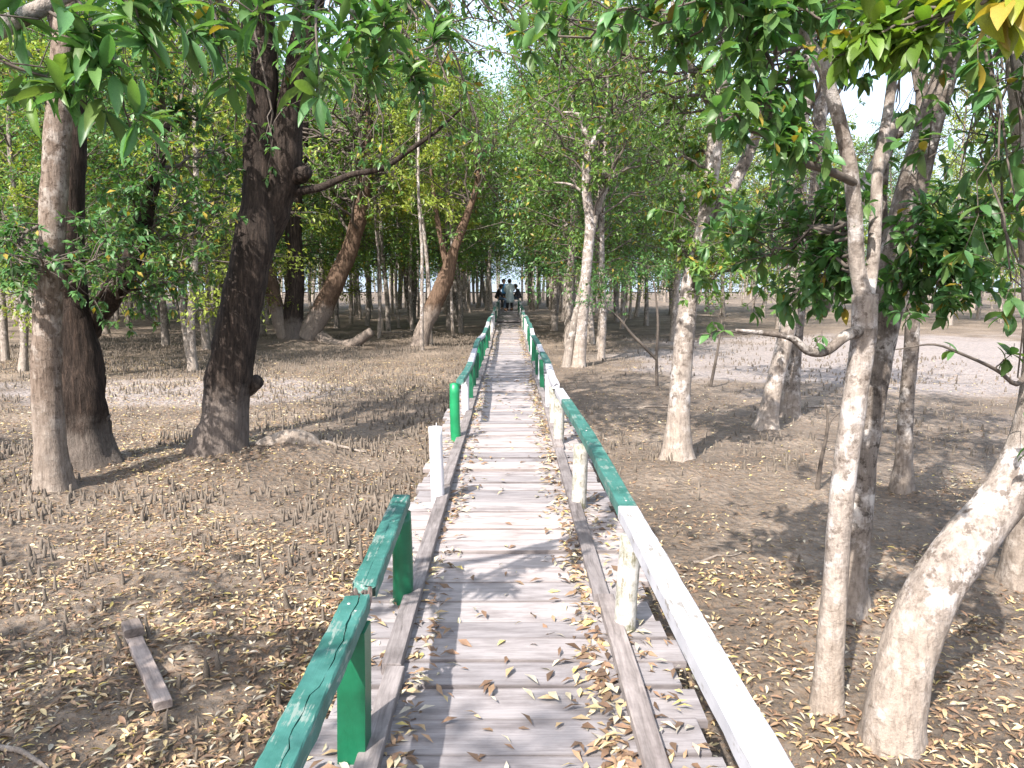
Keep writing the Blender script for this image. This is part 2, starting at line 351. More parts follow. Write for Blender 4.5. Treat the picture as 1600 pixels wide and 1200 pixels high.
# ------------------------------------------------------------------ trees
class Tree:
    """trunk and limbs are parts of their own; twigs and small leaves make the crown; big near leaves can be parts"""
    def __init__(s, seed, base=(.050, .105, .022), yel=.05, warm=.25, kind='mid'):
        s.r = np.random.default_rng(seed); s.seed = seed; s.crown = MB(); s.base = base; s.yel = yel; s.warm = warm; s.kind = kind
        s.parts = []; s.single = []; s.nl = 0
    def stem(s, name, pts, rad, matk, sides=14, n=40, lump=.16, flare=None, lumpsc=6.):
        p, r = smooth_path(pts, rad, n); V, F = tube(p, r, sides, lump, s.seed + len(s.parts), flare, True, lumpsc)
        s.parts.append((name, V, F, matk)); return p, r
    def twig(s, a, b, r0, r1, sag=0., n=5, sides=5, wob=.06):
        a = np.asarray(a, float); b = np.asarray(b, float); t = np.linspace(0, 1, n)[:, None]; L = np.linalg.norm(b - a)
        p = a + (b - a) * t + np.array([0, 0, 1.]) * (4 * t * (1 - t) * sag)
        p[1:-1] += s.r.normal(0, wob * L, (n - 2, 3)) * .6
        V, F = tube(p, np.linspace(r0, r1, n), sides); s.crown.add(V, F, 0); return p
    def whorl(s, tip, d, k, L, W, single=False, droop=.35, spread=1.0):
        r = s.r; rad = norm(r.normal(0, 1, (k, 3))); rad -= d * (rad @ d)[:, None]; rad = norm(rad)
        dd = norm(d * r.uniform(.15, .8, (k, 1)) + rad * spread + np.array([0, 0, -1.]) * r.uniform(0, 2 * droop, (k, 1)))
        up = norm(np.array([0, 0, 1.]) + r.normal(0, .35, (k, 3)))
        pos = np.asarray(tip) - d * r.uniform(0, .5 * L, (k, 1)); LL = L * r.uniform(.7, 1.2, k)
        col = green(k, r, s.base, s.yel, .35, s.warm)
        if single: s.single += list(zip(pos, dd, up, LL, LL * W, col))
        else: leaves(s.crown, pos, dd, up, LL, LL * W, col, s.kind, 1)
        s.nl += k
    def limb(s, a, b, r0, nsub=10, L=.10, W=.42, per=8, sub=.34, sag=.0, start=.3, single=False, droop=.35, thin=.35):
        """a leafy limb from a to b with side twigs ending in whorls of leaves"""
        r = s.r; p = s.twig(a, b, r0, r0 * thin, sag, 8, 6, .05); ln = np.linalg.norm(np.asarray(b) - np.asarray(a)); D = norm(p[-1] - p[0])
        for i in range(nsub):
            t = start + (1 - start) * (i + r.random()) / nsub; q = t * 7; k = min(int(q), 6); o = p[k] + (p[k + 1] - p[k]) * (q - k)
            d = norm(D * .6 + r.normal(0, .65, 3) + np.array([0, 0, .1])); e = o + d * sub * min(ln, 1.6) * r.uniform(.5, 1.2)
            tw = s.twig(o, e, r0 * .33, r0 * .14, .03, 4, 4, .08)
            s.whorl(e, d, per, L, W, single, droop)
            if per > 4:
                m = tw[2]; s.whorl(m, d, per // 2, L, W, single, droop)
                e2 = m + norm(d + r.normal(0, .8, 3)) * sub * .5 * min(ln, 1.4); s.twig(m, e2, r0 * .2, r0 * .1, 0, 3, 4); s.whorl(e2, norm(e2 - m), per - 1, L, W, single, droop)
    def head(s, top, rx, rz, n, nsub=8, L=.10, W=.42, per=8, r0=.03, origin=None, up=.25, sub=.4):
        """n leafy limbs filling an ellipsoid crown round `top`"""
        r = s.r
        for i in range(n):
            d = norm(r.normal(0, 1, 3)); rr = r.uniform(.55, 1.0)
            e = np.asarray(top) + d * np.array([rx, rx, rz]) * rr
            o = np.asarray(origin[r.integers(len(origin))] if origin is not None else top); o = o + r.normal(0, .05, 3)
            s.limb(o, e, r0, nsub, L, W, per, sub, up * .2, .35)
    def build(s, name, label, base, group=None, barkmat='twig'):
        base = np.asarray(base, float); root = thing(name, label, 'tree', base, group)
        for nm, V, F, mk in s.parts:
            b = MB(); b.add(V - base, F); link(nm, b.mesh(nm, [M[mk]]), root)
        if s.crown.n:
            for v in s.crown.V: v -= base
            link('crown', s.crown.mesh('crown', [M[barkmat], M['leaf']]), root, kind='stuff')
        if s.single: s.make_single(root, base)
        return root
    def make_single(s, root, base, cap=280):
        sg = s.single
        if len(sg) > cap:
            sg = sorted(sg, key=lambda q: np.linalg.norm(np.asarray(q[0]) - np.array([0, 0, CAM_H])) + (0 if q[0][1] > .8 else 50))
            rest = sg[cap:]; sg = sg[:cap]; mb = MB()
            leaves(mb, np.array([q[0] for q in rest]) - base, np.array([q[1] for q in rest]), np.array([q[2] for q in rest]), np.array([q[3] for q in rest]), np.array([q[4] for q in rest]), np.array([q[5] for q in rest]), 'near')
            link('foliage', mb.mesh('foliage', [M['leaf']]), root, kind='stuff')
        for q in sg:
            pos, d, up, L, W, col = q
            me = leaf_mesh(col); d = norm(d); sd = norm(np.cross(d, up)); nn = np.cross(sd, d)
            o = link('leaf', me, root)
            mm = Matrix(((sd[0] * W, d[0] * L, nn[0] * L, pos[0] - base[0]), (sd[1] * W, d[1] * L, nn[1] * L, pos[1] - base[1]), (sd[2] * W, d[2] * L, nn[2] * L, pos[2] - base[2]), (0, 0, 0, 1)))
            o.matrix_local = mm
LEAFM = {}
def leaf_mesh(col, mk='leaf'):
    key = (mk,) + tuple(int(c * 14 + .5) if c > .15 else round(c * 50) / 100 for c in col)
    if key not in LEAFM:
        T, F = TPL['near']; LEAFM[key] = np_mesh('leaf', T, F, [M[mk]], None, np.repeat(np.array(col)[None], len(T), 0))
    return LEAFM[key]

# ================================================================== THE SETTING
# places of the near trees come first, so the ground can rise round their feet
BASE = dict(L1=G(85, 772), L2=G(142, 735), L3=G(342, 718), L4=G(462, 537), L5=G(652, 543), R1=G(1058, 728), R2=G(1195, 676), R3=G(1232, 655),
            R4=G(1290, 1128), R5=G(1318, 958), R6=G(1392, 1180), R7=G(1410, 768), R8=G(1592, 912), R9=G(903, 574), R10=G(884, 574))
for k, (a_, w_) in dict(L1=(.07, .5), L2=(.10, .7), L3=(.14, .8), L4=(.2, 1.5), L5=(.1, .8), R1=(.06, .5), R2=(.04, .4), R4=(.03, .3), R5=(.05, .4), R6=(.05, .5)).items():
    TREE_MOUNDS.append((BASE[k][0], BASE[k][1], a_, w_))
def axis(near, step0, grow, lim):
    a = [0.]; s = step0
    while a[-1] < lim:
        a.append(a[-1] + s)
        if a[-1] > near: s *= grow
    return np.array(a)
ax = axis(5, .05, 1.045, 6000); xs = np.concatenate([-ax[::-1], ax[1:]])
ys = np.concatenate([-axis(1, .3, 1.15, 400)[::-1][:-1], [0.], axis(6.5, .048, 1.024, 6000)[1:]])
X, Y = np.meshgrid(xs, ys); Z = gz(X, Y).reshape(X.shape)
nx = len(xs); i, j = np.meshgrid(np.arange(nx - 1), np.arange(len(ys) - 1)); a = (j * nx + i).ravel()
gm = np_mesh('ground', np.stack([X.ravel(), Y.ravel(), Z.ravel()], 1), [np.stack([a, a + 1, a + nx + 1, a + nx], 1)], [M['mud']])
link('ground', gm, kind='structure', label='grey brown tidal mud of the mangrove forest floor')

# ------------------------------------------------------------------ boardwalk
def box_mesh(name, lx, ly, lz, m, seed=0, bev=.004, warp=0.0, segs=5, along=0):
    """a sawn board, centred, with softened edges and slightly uneven faces"""
    r = np.random.default_rng(seed); L = (lx, ly, lz)[along]; o = [k for k in (0, 1, 2) if k != along]; A, B_ = (lx, ly, lz)[o[0]] / 2, (lx, ly, lz)[o[1]] / 2
    b = bev; prof = [(-A + b, -B_), (A - b, -B_), (A, -B_ + b), (A, B_ - b), (A - b, B_), (-A + b, B_), (-A, B_ - b), (-A, -B_ + b)]
    V = []; n = segs + 1
    for k in range(n):
        t = k / segs; pos = (t - .5) * L; dz = warp * math.sin(t * math.pi * 2 + seed); dw = 1 + r.uniform(-.012, .012)
        for (u, w) in prof:
            p = [0, 0, 0]; p[along] = pos + (r.uniform(-.004, .004) if k in (0, segs) else 0); p[o[0]] = u * dw + r.normal(0, .0012); p[o[1]] = w + dz + r.normal(0, .0007); V.append(p)
    F = []
    for k in range(segs):
        for q in range(8): F.append((k * 8 + q, k * 8 + (q + 1) % 8, (k + 1) * 8 + (q + 1) % 8, (k + 1) * 8 + q))
    caps = [tuple(range(8))[::-1], tuple(range(segs * 8, segs * 8 + 8))]
    if along == 1: F = [f[::-1] for f in F]; caps = [c[::-1] for c in caps]
    return np_mesh(name, V, [np.array(F), np.array(caps)], [m], None, None, False)
walk = thing('boardwalk', 'weathered grey plank boardwalk running straight ahead between low green and white railings', 'boardwalk', (0, 0, 0))
def deckz(y): return DECK + (.07 if y > 29.5 else 0) + .012 * math.sin(y * .9) * (1 if y > 5 else 0)
PM = [box_mesh('plank', 1.5, 1.0, .032, M['plank'], 100 + k, .003, .003 * (k % 3 - 1), 6, 0) for k in range(8)]
y = .35; k = 0
pr = random.Random(5); seams = []
while y < 50:
    w = pr.choice([.165, .18, .2, .21, .225, .24]) + pr.uniform(-.01, .01); gap = pr.uniform(.005, .013)
    o = link('plank', PM[k % 8], walk, (pr.uniform(-.035, .035), y + w / 2, deckz(y) - .016 + pr.uniform(-.012, .007)))
    o.scale = (pr.uniform(.96, 1.04), w, 1); o.rotation_euler = (pr.uniform(-.018, .012), pr.uniform(-.003, .003), pr.uniform(-.006, .006) + (math.pi if k % 2 else 0))
    seams.append(y); y += w + gap; k += 1
# long battens nailed along both sides of the tread
for sx in (-1, 1):
    y = .2 if sx < 0 else .6; k = 0
    while y < 46:
        ln = pr.uniform(2.6, 3.6); x0 = sx * (.485 + pr.uniform(-.012, .012)); yaw = pr.uniform(-.006, .006)
        if y < 29.4 < y + ln: ln = max(.3, 29.47 - y)
        o = link('batten', box_mesh('batten', .085 + pr.uniform(-.008, .008), ln - .012, .048, M['batten'], 300 + k + (50 if sx > 0 else 0), .004, .003, 8, 1), walk, (x0, y + ln / 2, deckz(y + ln / 2) + .028 + pr.uniform(0, .004)))
        o.rotation_euler = (0, pr.uniform(-.03, .03), yaw); y += ln + .004; k += 1
# bearers and crossheads under the deck
for sx in (-1, 1):
    for k in range(10): link('bearer', box_mesh('bearer', .09, 4.98, .12, M['bearer'], 400 + k, .006, 0, 4, 1), walk, (sx * .52, .3 + 5 * k + 2.5, DECK - .10 if k < 6 else DECK - .03))
for k in range(24):
    link('crosshead', box_mesh('crosshead', 1.3, .09, .10, M['bearer'], 430 + k, .006, 0, 3, 0), walk, (0, 1.75 + 2.03 * k, DECK - .212))
    for sx in (-1, 1):
        yy = 1.75 + 2.03 * k; g0 = gz1(sx * .5, yy) - .1
        V, F = tube(np.array([[0, 0, g0], [0, 0, DECK - .262]]), [.06, .055], 8); mb = MB(); mb.add(V, F); link('pile', mb.mesh('pile', [M['bearer']]), walk, (sx * .52, yy, 0))

# ------------------------------------------------------------------ railings
def rail_mesh(pts, w, h, m, seed, n=16, crack=None, ragged=(0, 0)):
    """square timber along a path; crack = (start, end) runs a jagged open split along the top; ragged = depth of torn ends"""
    r = np.random.default_rng(seed); p, _ = smooth_path(pts, [1] * len(pts), n); T = norm(np.gradient(p, axis=0)); S = norm(np.cross(T, [0, 0, 1.])); U = np.cross(S, T)
    V = []; cx = 0.1
    for k in range(n):
        t = k / (n - 1); A, B_ = w / 2 * (1 + r.uniform(-.03, .03)), h / 2; b = .005
        cw = 0.0006; cd = .002
        if crack: cw = max(.0006, crack * (.3 + .7 * t) * r.uniform(.5, 1.2)); cd = .028; cx += r.normal(0, .10) - (cx - (.35 * t - .05)) * .25
        c = cx * A if crack else 0
        prof = [(-A + b, -B_), (A - b, -B_), (A, -B_ + b), (A, B_ - b), (A - b, B_), (c + cw, B_), (c + r.normal(0, .001), B_ - cd), (c - cw, B_), (-A + b, B_), (-A, B_ - b), (-A, -B_ + b)]
        for (u, q) in prof:
            sh = 0
            if k == 0 and ragged[0]: sh = r.uniform(0, ragged[0])
            if k == n - 1 and ragged[1]: sh = -r.uniform(0, ragged[1])
            V.append(p[k] + S[k] * (u + r.normal(0, .0009)) + U[k] * (q + r.normal(0, .0007)) + T[k] * sh)
    K = 11; F = []
    for k in range(n - 1):
        for q in range(K): F.append((k * K + q, (k + 1) * K + q, (k + 1) * K + (q + 1) % K, k * K + (q + 1) % K))
    caps = [tuple(range(K)), tuple(range((n - 1) * K, n * K))[::-1]]
    return np_mesh('rail', V, [np.array(F), np.array(caps)], [M[m]], None, None, False)
def post_mesh(r0, h, m, seed, square=False, lump=.05, ragtop=0):
    n = 14; z = np.linspace(-.30, h, n); p = np.stack([.006 * np.sin(z * 5 + seed), .006 * np.cos(z * 4 + seed), z], 1)
    V, F = tube(p, np.full(n, r0), 4 if square else 14, 0 if square else lump, seed, None, True, 9)
    if ragtop:
        rr = np.random.default_rng(seed); s_ = 4 if square else 14; V[-s_ - 1:, 2] += rr.uniform(-ragtop, ragtop, s_ + 1)
    else: V[-1, 2] = h + .003
    if square:
        c, s2 = math.cos(math.pi / 4), math.sin(math.pi / 4); x, y_ = V[:, 0].copy(), V[:, 1].copy(); V[:, 0] = x * c - y_ * s2; V[:, 1] = x * s2 + y_ * c
    mb = MB(); mb.add(V, F); return mb.mesh('post', [M[m]], not square)
def post(par, px, py_base, m, r0=.052, h=.52, seed=0, square=False, tilt=(0, 0), at=None, **kw):
    g = G(px, py_base, DECK) if at is None else np.array([at[0], at[1], deckz(at[1])])
    o = link('post', post_mesh(r0, h, m, seed, square, **kw), par, tuple(g)); o.rotation_euler = (tilt[0], tilt[1], random.uniform(-.1, .1)); return o
RH = .545     # rail top above the deck
# left, near: two cracked green timbers on two posts, broken where they meet
lr = thing('railing', 'broken green railing left of the deck with long crack along its top timber', 'railing')
A0 = np.array([-.545, .9, DECK + RH - .03]); A1 = np.array([-.535, 2.60, DECK + RH - .03])
link('rail', rail_mesh([A0, (A0 + A1) / 2 + [.004, 0, .003], A1], .092, .062, 'greenrail', 21, 44, .0030, (0, .02)), lr, label='cracked green top timber')
B0 = np.array([-.528, 2.66, DECK + RH - .022]); B1 = np.array([-.560, 3.90, DECK + RH - .035])
link('rail', rail_mesh([B0, (B0 + B1) / 2, B1], .088, .060, 'greenrail', 22, 26, None, (.05, .004)), lr)
mb = MB(); V, F = tube(np.array([[0, 0, 0], [0, .0015, 0]]), [.05, .05], 4); V[:, [0, 2]] = np.stack([V[:, 0] * .86, V[:, 2] * .58], 1); mb.add(np.stack([V[:, 0] * 1.0, V[:, 1], V[:, 2]], 1), F)
rr = np.random.default_rng(3)
sp = MB()
for k in range(16):   # torn fibres in the break
    a = np.array([rr.uniform(-.04, .04), rr.uniform(-.02, .02), rr.uniform(-.03, .02)]); d = np.array([rr.normal(0, .2), rr.choice([-1, 1]) * 1.0, rr.normal(.1, .25)]) * rr.uniform(.02, .05)
    V, F = tube(np.array([a - d, a, a + d]), [.008, .009, .002], 4); sp.add(V, F)
link('splinters', sp.mesh('splinters', [M['rot']], False), lr, tuple((A1 + B0) / 2), kind='stuff', label='torn rotten wood in the break')
post(lr, 0, 0, 'greenpost', .068, RH - .065, 31, True, at=(-.532, 2.48), tilt=(0, .0))
post(lr, 0, 0, 'greenpost', .053, RH - .07, 32, False, at=(-.552, 3.80), lump=.03)
def nails(par, pts):
    V, F = tube(np.array([[0, 0, -.01], [0, 0, .0015]]), [.006, .006], 8); mb = MB(); mb.add(V, F); me = mb.mesh('nail', [M['nail']])
    for p_ in pts: link('nail', me, par, tuple(p_))
nails(lr, [(-.515, 2.46, DECK + RH + .001), (-.55, 2.52, DECK + RH + .001), (-.545, 3.78, DECK + RH - .006), (-.57, 3.84, DECK + RH - .006)])
# lone posts
o = post(None, 683, 783, 'whitepost', .050, .57, 33, lump=.05); o.name = 'railing_post'; o['label'] = 'lone white round post without a rail left of the deck'; o['category'] = 'post'
V, F = tube(np.array([[0, 0, .56], [.002, 0, .60]]), [.004, .003], 6); mb = MB(); mb.add(V, F); link('nail', mb.mesh('nail', [M['nail']]), o, (0, .0, .0))
o = post(None, 712, 690, 'brightpost', .052, .575, 34, lump=.06, ragtop=.03); o.name = 'railing_post'; o['label'] = 'bright green round post with chipped top at start of far left railing'; o['category'] = 'post'
# left, far
fr = thing('railing', 'far left railing of short green and white timbers on thin posts', 'railing')
def far_rail(par, side, y0, cols, xs_of, seed):
    r = random.Random(seed); y = y0; k = 0; px = xs_of(y); pz = deckz(y) + RH - .03 + r.uniform(-.01, .02)
    while y < 41.4:
        ln = r.uniform(1.5, 2.3); y2 = min(y + ln, 41.6); x2 = xs_of(y2) + r.uniform(-.03, .03); z2 = deckz(y2) + RH - .03 + r.uniform(-.035, .035)
        m = cols[k % len(cols)]
        mid = np.array([(px + x2) / 2 + r.uniform(-.015, .015), (y + y2) / 2, (pz + z2) / 2 + r.uniform(-.02, .02)])
        link('rail', rail_mesh([np.array([px, y + .004, pz]), mid, np.array([x2, y2 - .004, z2])], .082, .058, m, seed + k, 8), par)
        pm = r.choice(['greenpost', 'whitepost', 'brightpost', 'greenpost', 'algaepost']); post(par, 0, 0, pm, .046, RH - .075, seed + k, k % 3 == 0, at=((px + x2) / 2 - side * .01, y2 - .15), tilt=(r.uniform(-.03, .03), r.uniform(-.03, .03)))
        if k % 2: post(par, 0, 0, r.choice(['whitepost', 'greenpost']), .044, RH - .09, seed + k + 90, False, at=((px + x2) / 2, (y + y2) / 2))
        y, px, pz = y2, x2, z2; k += 1
post(fr, 728, 648, 'whitepost', .046, RH - .06, 41)
far_rail(fr, -1, 8.35, ['greenrail', 'whiterail', 'greenrail', 'whiterail'], lambda y: -.535, 500)
# right
rr_ = thing('railing', 'continuous right railing, white timber nearest then green and white ones', 'railing')
C0 = np.array([.618, .9, DECK + RH - .035]); C1 = np.array([.588, 3.68, DECK + RH - .032]); C2 = np.array([.535, 7.08, DECK + RH - .03])
link('rail', rail_mesh([C0, (C0 + C1) / 2 + [-.006, 0, .004], C1 - [0, .004, 0]], .098, .066, 'whiterail', 51, 30), rr_, label='long white painted timber')
link('rail', rail_mesh([C1 + [0, .004, 0], (C1 + C2) / 2 + [.02, 0, -.006], C2 - [0, .004, 0]], .092, .070, 'greenrail', 52, 26), rr_)
nails(rr_, [(.575, 3.60, DECK + RH + .0), (.60, 3.55, DECK + RH + .0), (.59, 3.76, DECK + RH + .002), (.61, 1.62, DECK + RH - .001), (.575, 5.6, DECK + RH - .001)])
D1 = np.array([.525, 8.0, DECK + RH - .05]); D2 = np.array([.50, 8.1, DECK + RH - .015]); D3 = np.array([.515, 9.9, DECK + RH + .0])
link('rail', rail_mesh([C2 + [0, .004, 0], (C2 + D1) / 2, D1], .088, .06, 'whiterail', 53, 10, None, (0, .03)), rr_)
link('rail', rail_mesh([D2, (D2 + D3) / 2 + [0, 0, -.03], D3], .085, .058, 'whiterail', 54, 12, None, (.03, 0)), rr_)
post(rr_, 978, 985, 'algaepost', .052, RH - .08, 61, at=None, tilt=(0, .03)); post(rr_, 905, 792, 'algaepost', .054, RH - .08, 62); post(rr_, 872, 694, 'algaepost', .054, RH - .085, 63)
post(rr_, 0, 0, 'algaepost', .05, RH - .09, 64, at=(.50, 8.5)); post(rr_, 0, 0, 'whitepost', .045, RH - .08, 65, at=(.505, 9.6)); post(rr_, 0, 0, 'algaepost', .05, RH - .08, 66, at=(.575, 1.65))
far_rail(rr_, 1, 9.9, ['greenrail', 'whiterail', 'greenrail', 'whiterail', 'greenrail', 'greenrail'], lambda y: .515 if y > 9.95 else .515, 600)

# fallen piece of timber on the mud
fp0, fp1 = G(206, 992), G(256, 1112); c_ = (fp0 + fp1) / 2; ln = np.linalg.norm(fp1 - fp0); d_ = fp1 - fp0
fpl = thing('fallen_timber', 'broken length of brown board with a block at one end lying on mud', 'timber', (c_[0], c_[1], gz1(c_[0], c_[1]) + .045))
fpl.rotation_euler = (.02, 0, math.atan2(d_[1], d_[0]) - math.pi / 2)
link('board', box_mesh('board', .088, ln, .045, M['debris'], 701, .006, .003, 8, 1), fpl)
link('block', box_mesh('block', .11, .15, .05, M['bearer'], 702, .008, 0, 3, 1), fpl, (.0, -ln * .5 + .06, .049))

# ================================================================== TREES NEAR THE WALK
def path(k, pix, dy=None, sink=.12):
    """pixel path of a stem standing at BASE[k]; dy: how far each point leans away in depth"""
    Yb = BASE[k][1]; dy = dy or [0] * len(pix)
    p = [P(a, b, Yb + q) for (a, b), q in zip(pix, dy)]
    p[0] = BASE[k].copy(); p[0][2] = gz1(p[0][0], p[0][1]) - sink
    return p
def up_from(p, d, n, step, seed):
    """carry a stem on above the picture"""
    r = np.random.default_rng(seed); p = np.asarray(p, float); d = np.asarray(d, float); out = []
    for k in range(n):
        d = norm(d + r.normal(0, .12, 3) + np.array([0, 0, .06])); p = p + d * step; out.append(p)
    return out
GREEN_D = (.072, .178, .062); GREEN_M = (.115, .220, .060); GREEN_Y = (.220, .285, .055)

# L1 pale trunk at the left
t = Tree(11, GREEN_D, .04)
p1 = path('L1', [(85, 772), (78, 690), (73, 600), (74, 500), (80, 380), (88, 240), (97, 110)])
p1 += up_from(p1[-1], (.05, 0, 1), 4, 1.0, 1)
pp, _ = t.stem('trunk', p1, [.165, .148, .137, .130, .126, .118, .108, .095, .08, .06, .03], 'tan', 18, 70, .10, (.38, .2, 5))
t.limb(P(92, 165, 7.7), P(15, 135, 7.4), .035, 8, .11); t.limb(P(80, 420, 7.7), P(-10, 330, 7.9), .03, 12, .10); t.limb(P(76, 470, 7.7), P(20, 420, 7.3), .02, 10, .09, sub=.5)
t.limb(P(84, 330, 7.7), P(10, 385, 7.2), .025, 14, .09, sub=.5); t.limb(P(76, 465, 7.7), P(150, 405, 7.1), .02, 12, .09, sub=.5); t.limb(P(80, 440, 7.7), P(60, 400, 6.9), .02, 12, .09, sub=.5)
t.head(pp[-8], 2.6, 1.6, 16, 9, .11, .42, 8, .03, pp[-25:])
t.build('mangrove_tree', 'tall pale smooth trunk on the left in front of the forked dark trunk', p1[0])

# L2 dark forked trunk with cut stubs behind it
t = Tree(12, GREEN_D, .05)
p2 = path('L2', [(142, 735), (128, 650), (118, 560), (112, 500), (108, 380), (112, 250), (112, 130), (100, 40)])
p2 += up_from(p2[-1], (-.1, 0, 1), 3, 1.1, 2)
pp, _ = t.stem('trunk', p2, [.27, .26, .25, .21, .155, .145, .14, .13, .10, .07, .03], 'darkest', 20, 80, .24, (.28, .2, 4), 4)
q2 = [P(122, 530, 8.75), P(150, 490, 8.7), P(185, 445, 8.6), P(215, 385, 8.5), P(235, 300, 8.4), P(262, 200, 8.3)]
lp, _ = t.stem('limb', q2, [.17, .15, .125, .10, .08, .05], 'darkest', 14, 34, .2)
for a, b, c, r_ in (((135, 625), (150, 600), (152, 588), .10), ((140, 690), (158, 660), (165, 648), .065)):
    t.stem('branch_stub', [P(*a, 8.7), P(*b, 8.62), P(*c, 8.6)], [r_ * 1.4, r_, r_ * .9], 'dark', 12, 10, .25)
for tx, ty, dd in ((230, 425, 8.), (285, 415, 8.2), (190, 395, 7.8), (320, 350, 8.3), (150, 360, 7.7), (270, 330, 8.2), (330, 300, 9), (200, 300, 8), (250, 250, 7.6), (310, 190, 8.4), (190, 200, 7.8), (350, 240, 9), (240, 130, 8), (310, 95, 8.8), (170, 80, 8), (230, 30, 7.6), (340, 30, 9), (260, 440, 8.4)):
    o_ = lp[min(len(lp) - 1, max(6, int((445 - ty) / 250 * 34)))]; t.limb(o_, P(tx, ty, dd), .022, 15, .090, .45, 9, .46, .05, .25)
t.head(pp[-10], 2.6, 1.8, 14, 9, .10, .42, 8, .03, pp[-25:])
t.build('mangrove_tree', 'forked dark rough trunk with sawn stubs standing behind the pale left trunk', p2[0])

# L3 thick dark trunk that leans and forks
t = Tree(13, GREEN_D, .04)
p3 = path('L3', [(342, 718), (350, 650), (362, 560), (378, 470), (396, 380), (404, 290), (405, 200), (415, 100), (408, 10)])
p3 += up_from(p3[-1], (-.05, 0, 1), 4, 1.0, 3)
pp, _ = t.stem('trunk', p3, [.29, .265, .25, .245, .24, .165, .165, .15, .14, .12, .10, .07, .04], 'dark', 22, 90, .17, (.28, .2, 5), 4)
q3 = [P(398, 400, 9.3), P(420, 330, 9.25), P(440, 270, 9.2), P(452, 180, 9.15), P(468, 90, 9.1), P(488, 0, 9.)]; q3 += up_from(q3[-1], (.2, -.1, 1), 4, 1.0, 4)
lp, _ = t.stem('limb', q3, [.19, .25, .21, .16, .145, .13, .11, .09, .06, .03], 'dark', 18, 60, .16, None, 4)
t.stem('limb', [P(452, 300, 9.25), P(500, 293, 9.1), P(545, 274, 9.), P(600, 262, 8.8), P(640, 235, 8.6), P(690, 198, 8.5), P(720, 170, 8.4)], [.06, .044, .036, .031, .026, .018, .010], 'dark', 10, 40, .15)
t.stem('branch_stub', [P(372, 610, 9.3), P(392, 602, 9.2), P(403, 594, 9.15)], [.13, .10, .085], 'dark', 12, 10, .25)
t.stem('branch_stub', [P(455, 275, 9.2), P(472, 272, 9.1), P(482, 268, 9.05)], [.13, .10, .07], 'dark', 12, 10, .3)
t.stem('root', [P(372, 712, 9.35), P(400, 704, 9.2), P(445, 688, 9.2), P(480, 690, 9.25), P(505, 708, 9.3), P(520, 722, 9.3)], [.15, .11, .13, .12, .07, .04], 'mottle', 12, 30, .3)
for tx, ty, dd in ((370, 190, 8.8), (420, 215, 8.6), (330, 130, 8.6), (360, 60, 8.4), (520, 60, 8.6), (560, 20, 8.2), (440, 40, 8.2), (600, 90, 8.4), (690, 60, 8.2), (640, 20, 8), (740, 30, 8.4), (560, 150, 8.8), (620, 110, 7.2), (700, 130, 7.2), (760, 95, 7.0), (780, 35, 6.8), (820, 15, 7.0), (740, 180, 7.6), (600, 190, 8.2), (670, 225, 8.3), (830, 80, 8.0), (710, 10, 6.6), (640, 60, 6.8)):
    o_ = (pp if tx < 430 else lp)[-20]; t.limb(o_, P(tx, ty, dd), .025, 11, .10, .40, 8, .46, .1, .25)
t.head(lp[-6], 3.0, 1.8, 16, 9, .11, .40, 8, .03, lp[-22:]); t.head(pp[-8], 2.6, 1.7, 12, 9, .11, .40, 8, .03, pp[-22:])
t.build('mangrove_tree', 'thick dark leaning trunk that splits in two, left of the boardwalk', p3[0])

# L4 old many-stemmed tree further off
t = Tree(14, GREEN_M, .05); t.kind = 'far'
Yb = BASE['L4'][1]; b0 = BASE['L4']
t.stem('trunk', [b0 + [0, 0, -.2], P(458, 500, Yb), P(462, 440, Yb), P(458, 350, Yb), P(470, 250, Yb), P(480, 130, Yb)], [.42, .34, .29, .26, .2, .1], 'dark', 14, 40, .15, (.5, .4, 5), 3)
lp, _ = t.stem('limb', [P(478, 528, Yb), P(500, 490, Yb), P(525, 440, Yb), P(548, 385, Yb), P(563, 330, Yb), P(572, 250, Yb), P(578, 170, Yb)], [.38, .34, .33, .27, .26, .22, .1], 'brown', 14, 40, .2, None, 3)
t.stem('limb', [P(455, 530, Yb), P(438, 500, Yb), P(428, 465, Yb), P(415, 400, Yb), P(405, 330, Yb)], [.36, .3, .26, .22, .15], 'brown', 12, 30, .2, None, 3)
t.stem('root', [P(500, 528, Yb), P(520, 540, Yb - .5), P(550, 538, Yb - .8), P(580, 518, Yb - 1)], [.28, .22, .2, .14], 'brown', 10, 20, .2)
t.head(P(470, 170, Yb), 4.5, 3.2, 26, 10, .17, .42, 8, .05, lp[-22:], sub=.8); t.head(P(570, 200, Yb), 4, 3, 22, 10, .17, .42, 8, .05, lp[-20:], sub=.8)
t.build('old_mangrove_tree', 'old dark tree of several spreading stems beyond the leaning dark trunk', b0)

# L5 leaning tree, pale foot and brown top
t = Tree(15, GREEN_M, .05); t.kind = 'far'; Yb = BASE['L5'][1]; b0 = BASE['L5']
lp, _ = t.stem('trunk', [b0 + [0, 0, -.2], P(664, 508, Yb), P(680, 472, Yb), P(694, 440, Yb), P(710, 390, Yb), P(728, 340, Yb), P(745, 290, Yb), P(748, 230, Yb)], [.27, .24, .25, .27, .15, .12, .09, .05], 'brown', 14, 50, .22, (.4, .3, 4), 3)
t.stem('limb', [P(700, 425, Yb), P(690, 380, Yb), P(680, 320, Yb), P(672, 260, Yb)], [.11, .09, .07, .04], 'brown', 10, 20, .2)
t.head(P(735, 235, Yb), 2.6, 2.4, 18, 9, .15, .42, 8, .035, lp[-16:], sub=.7)
t.build('leaning_tree', 'leaning tree with pale muddy foot and burred brown top left of the walk', b0)

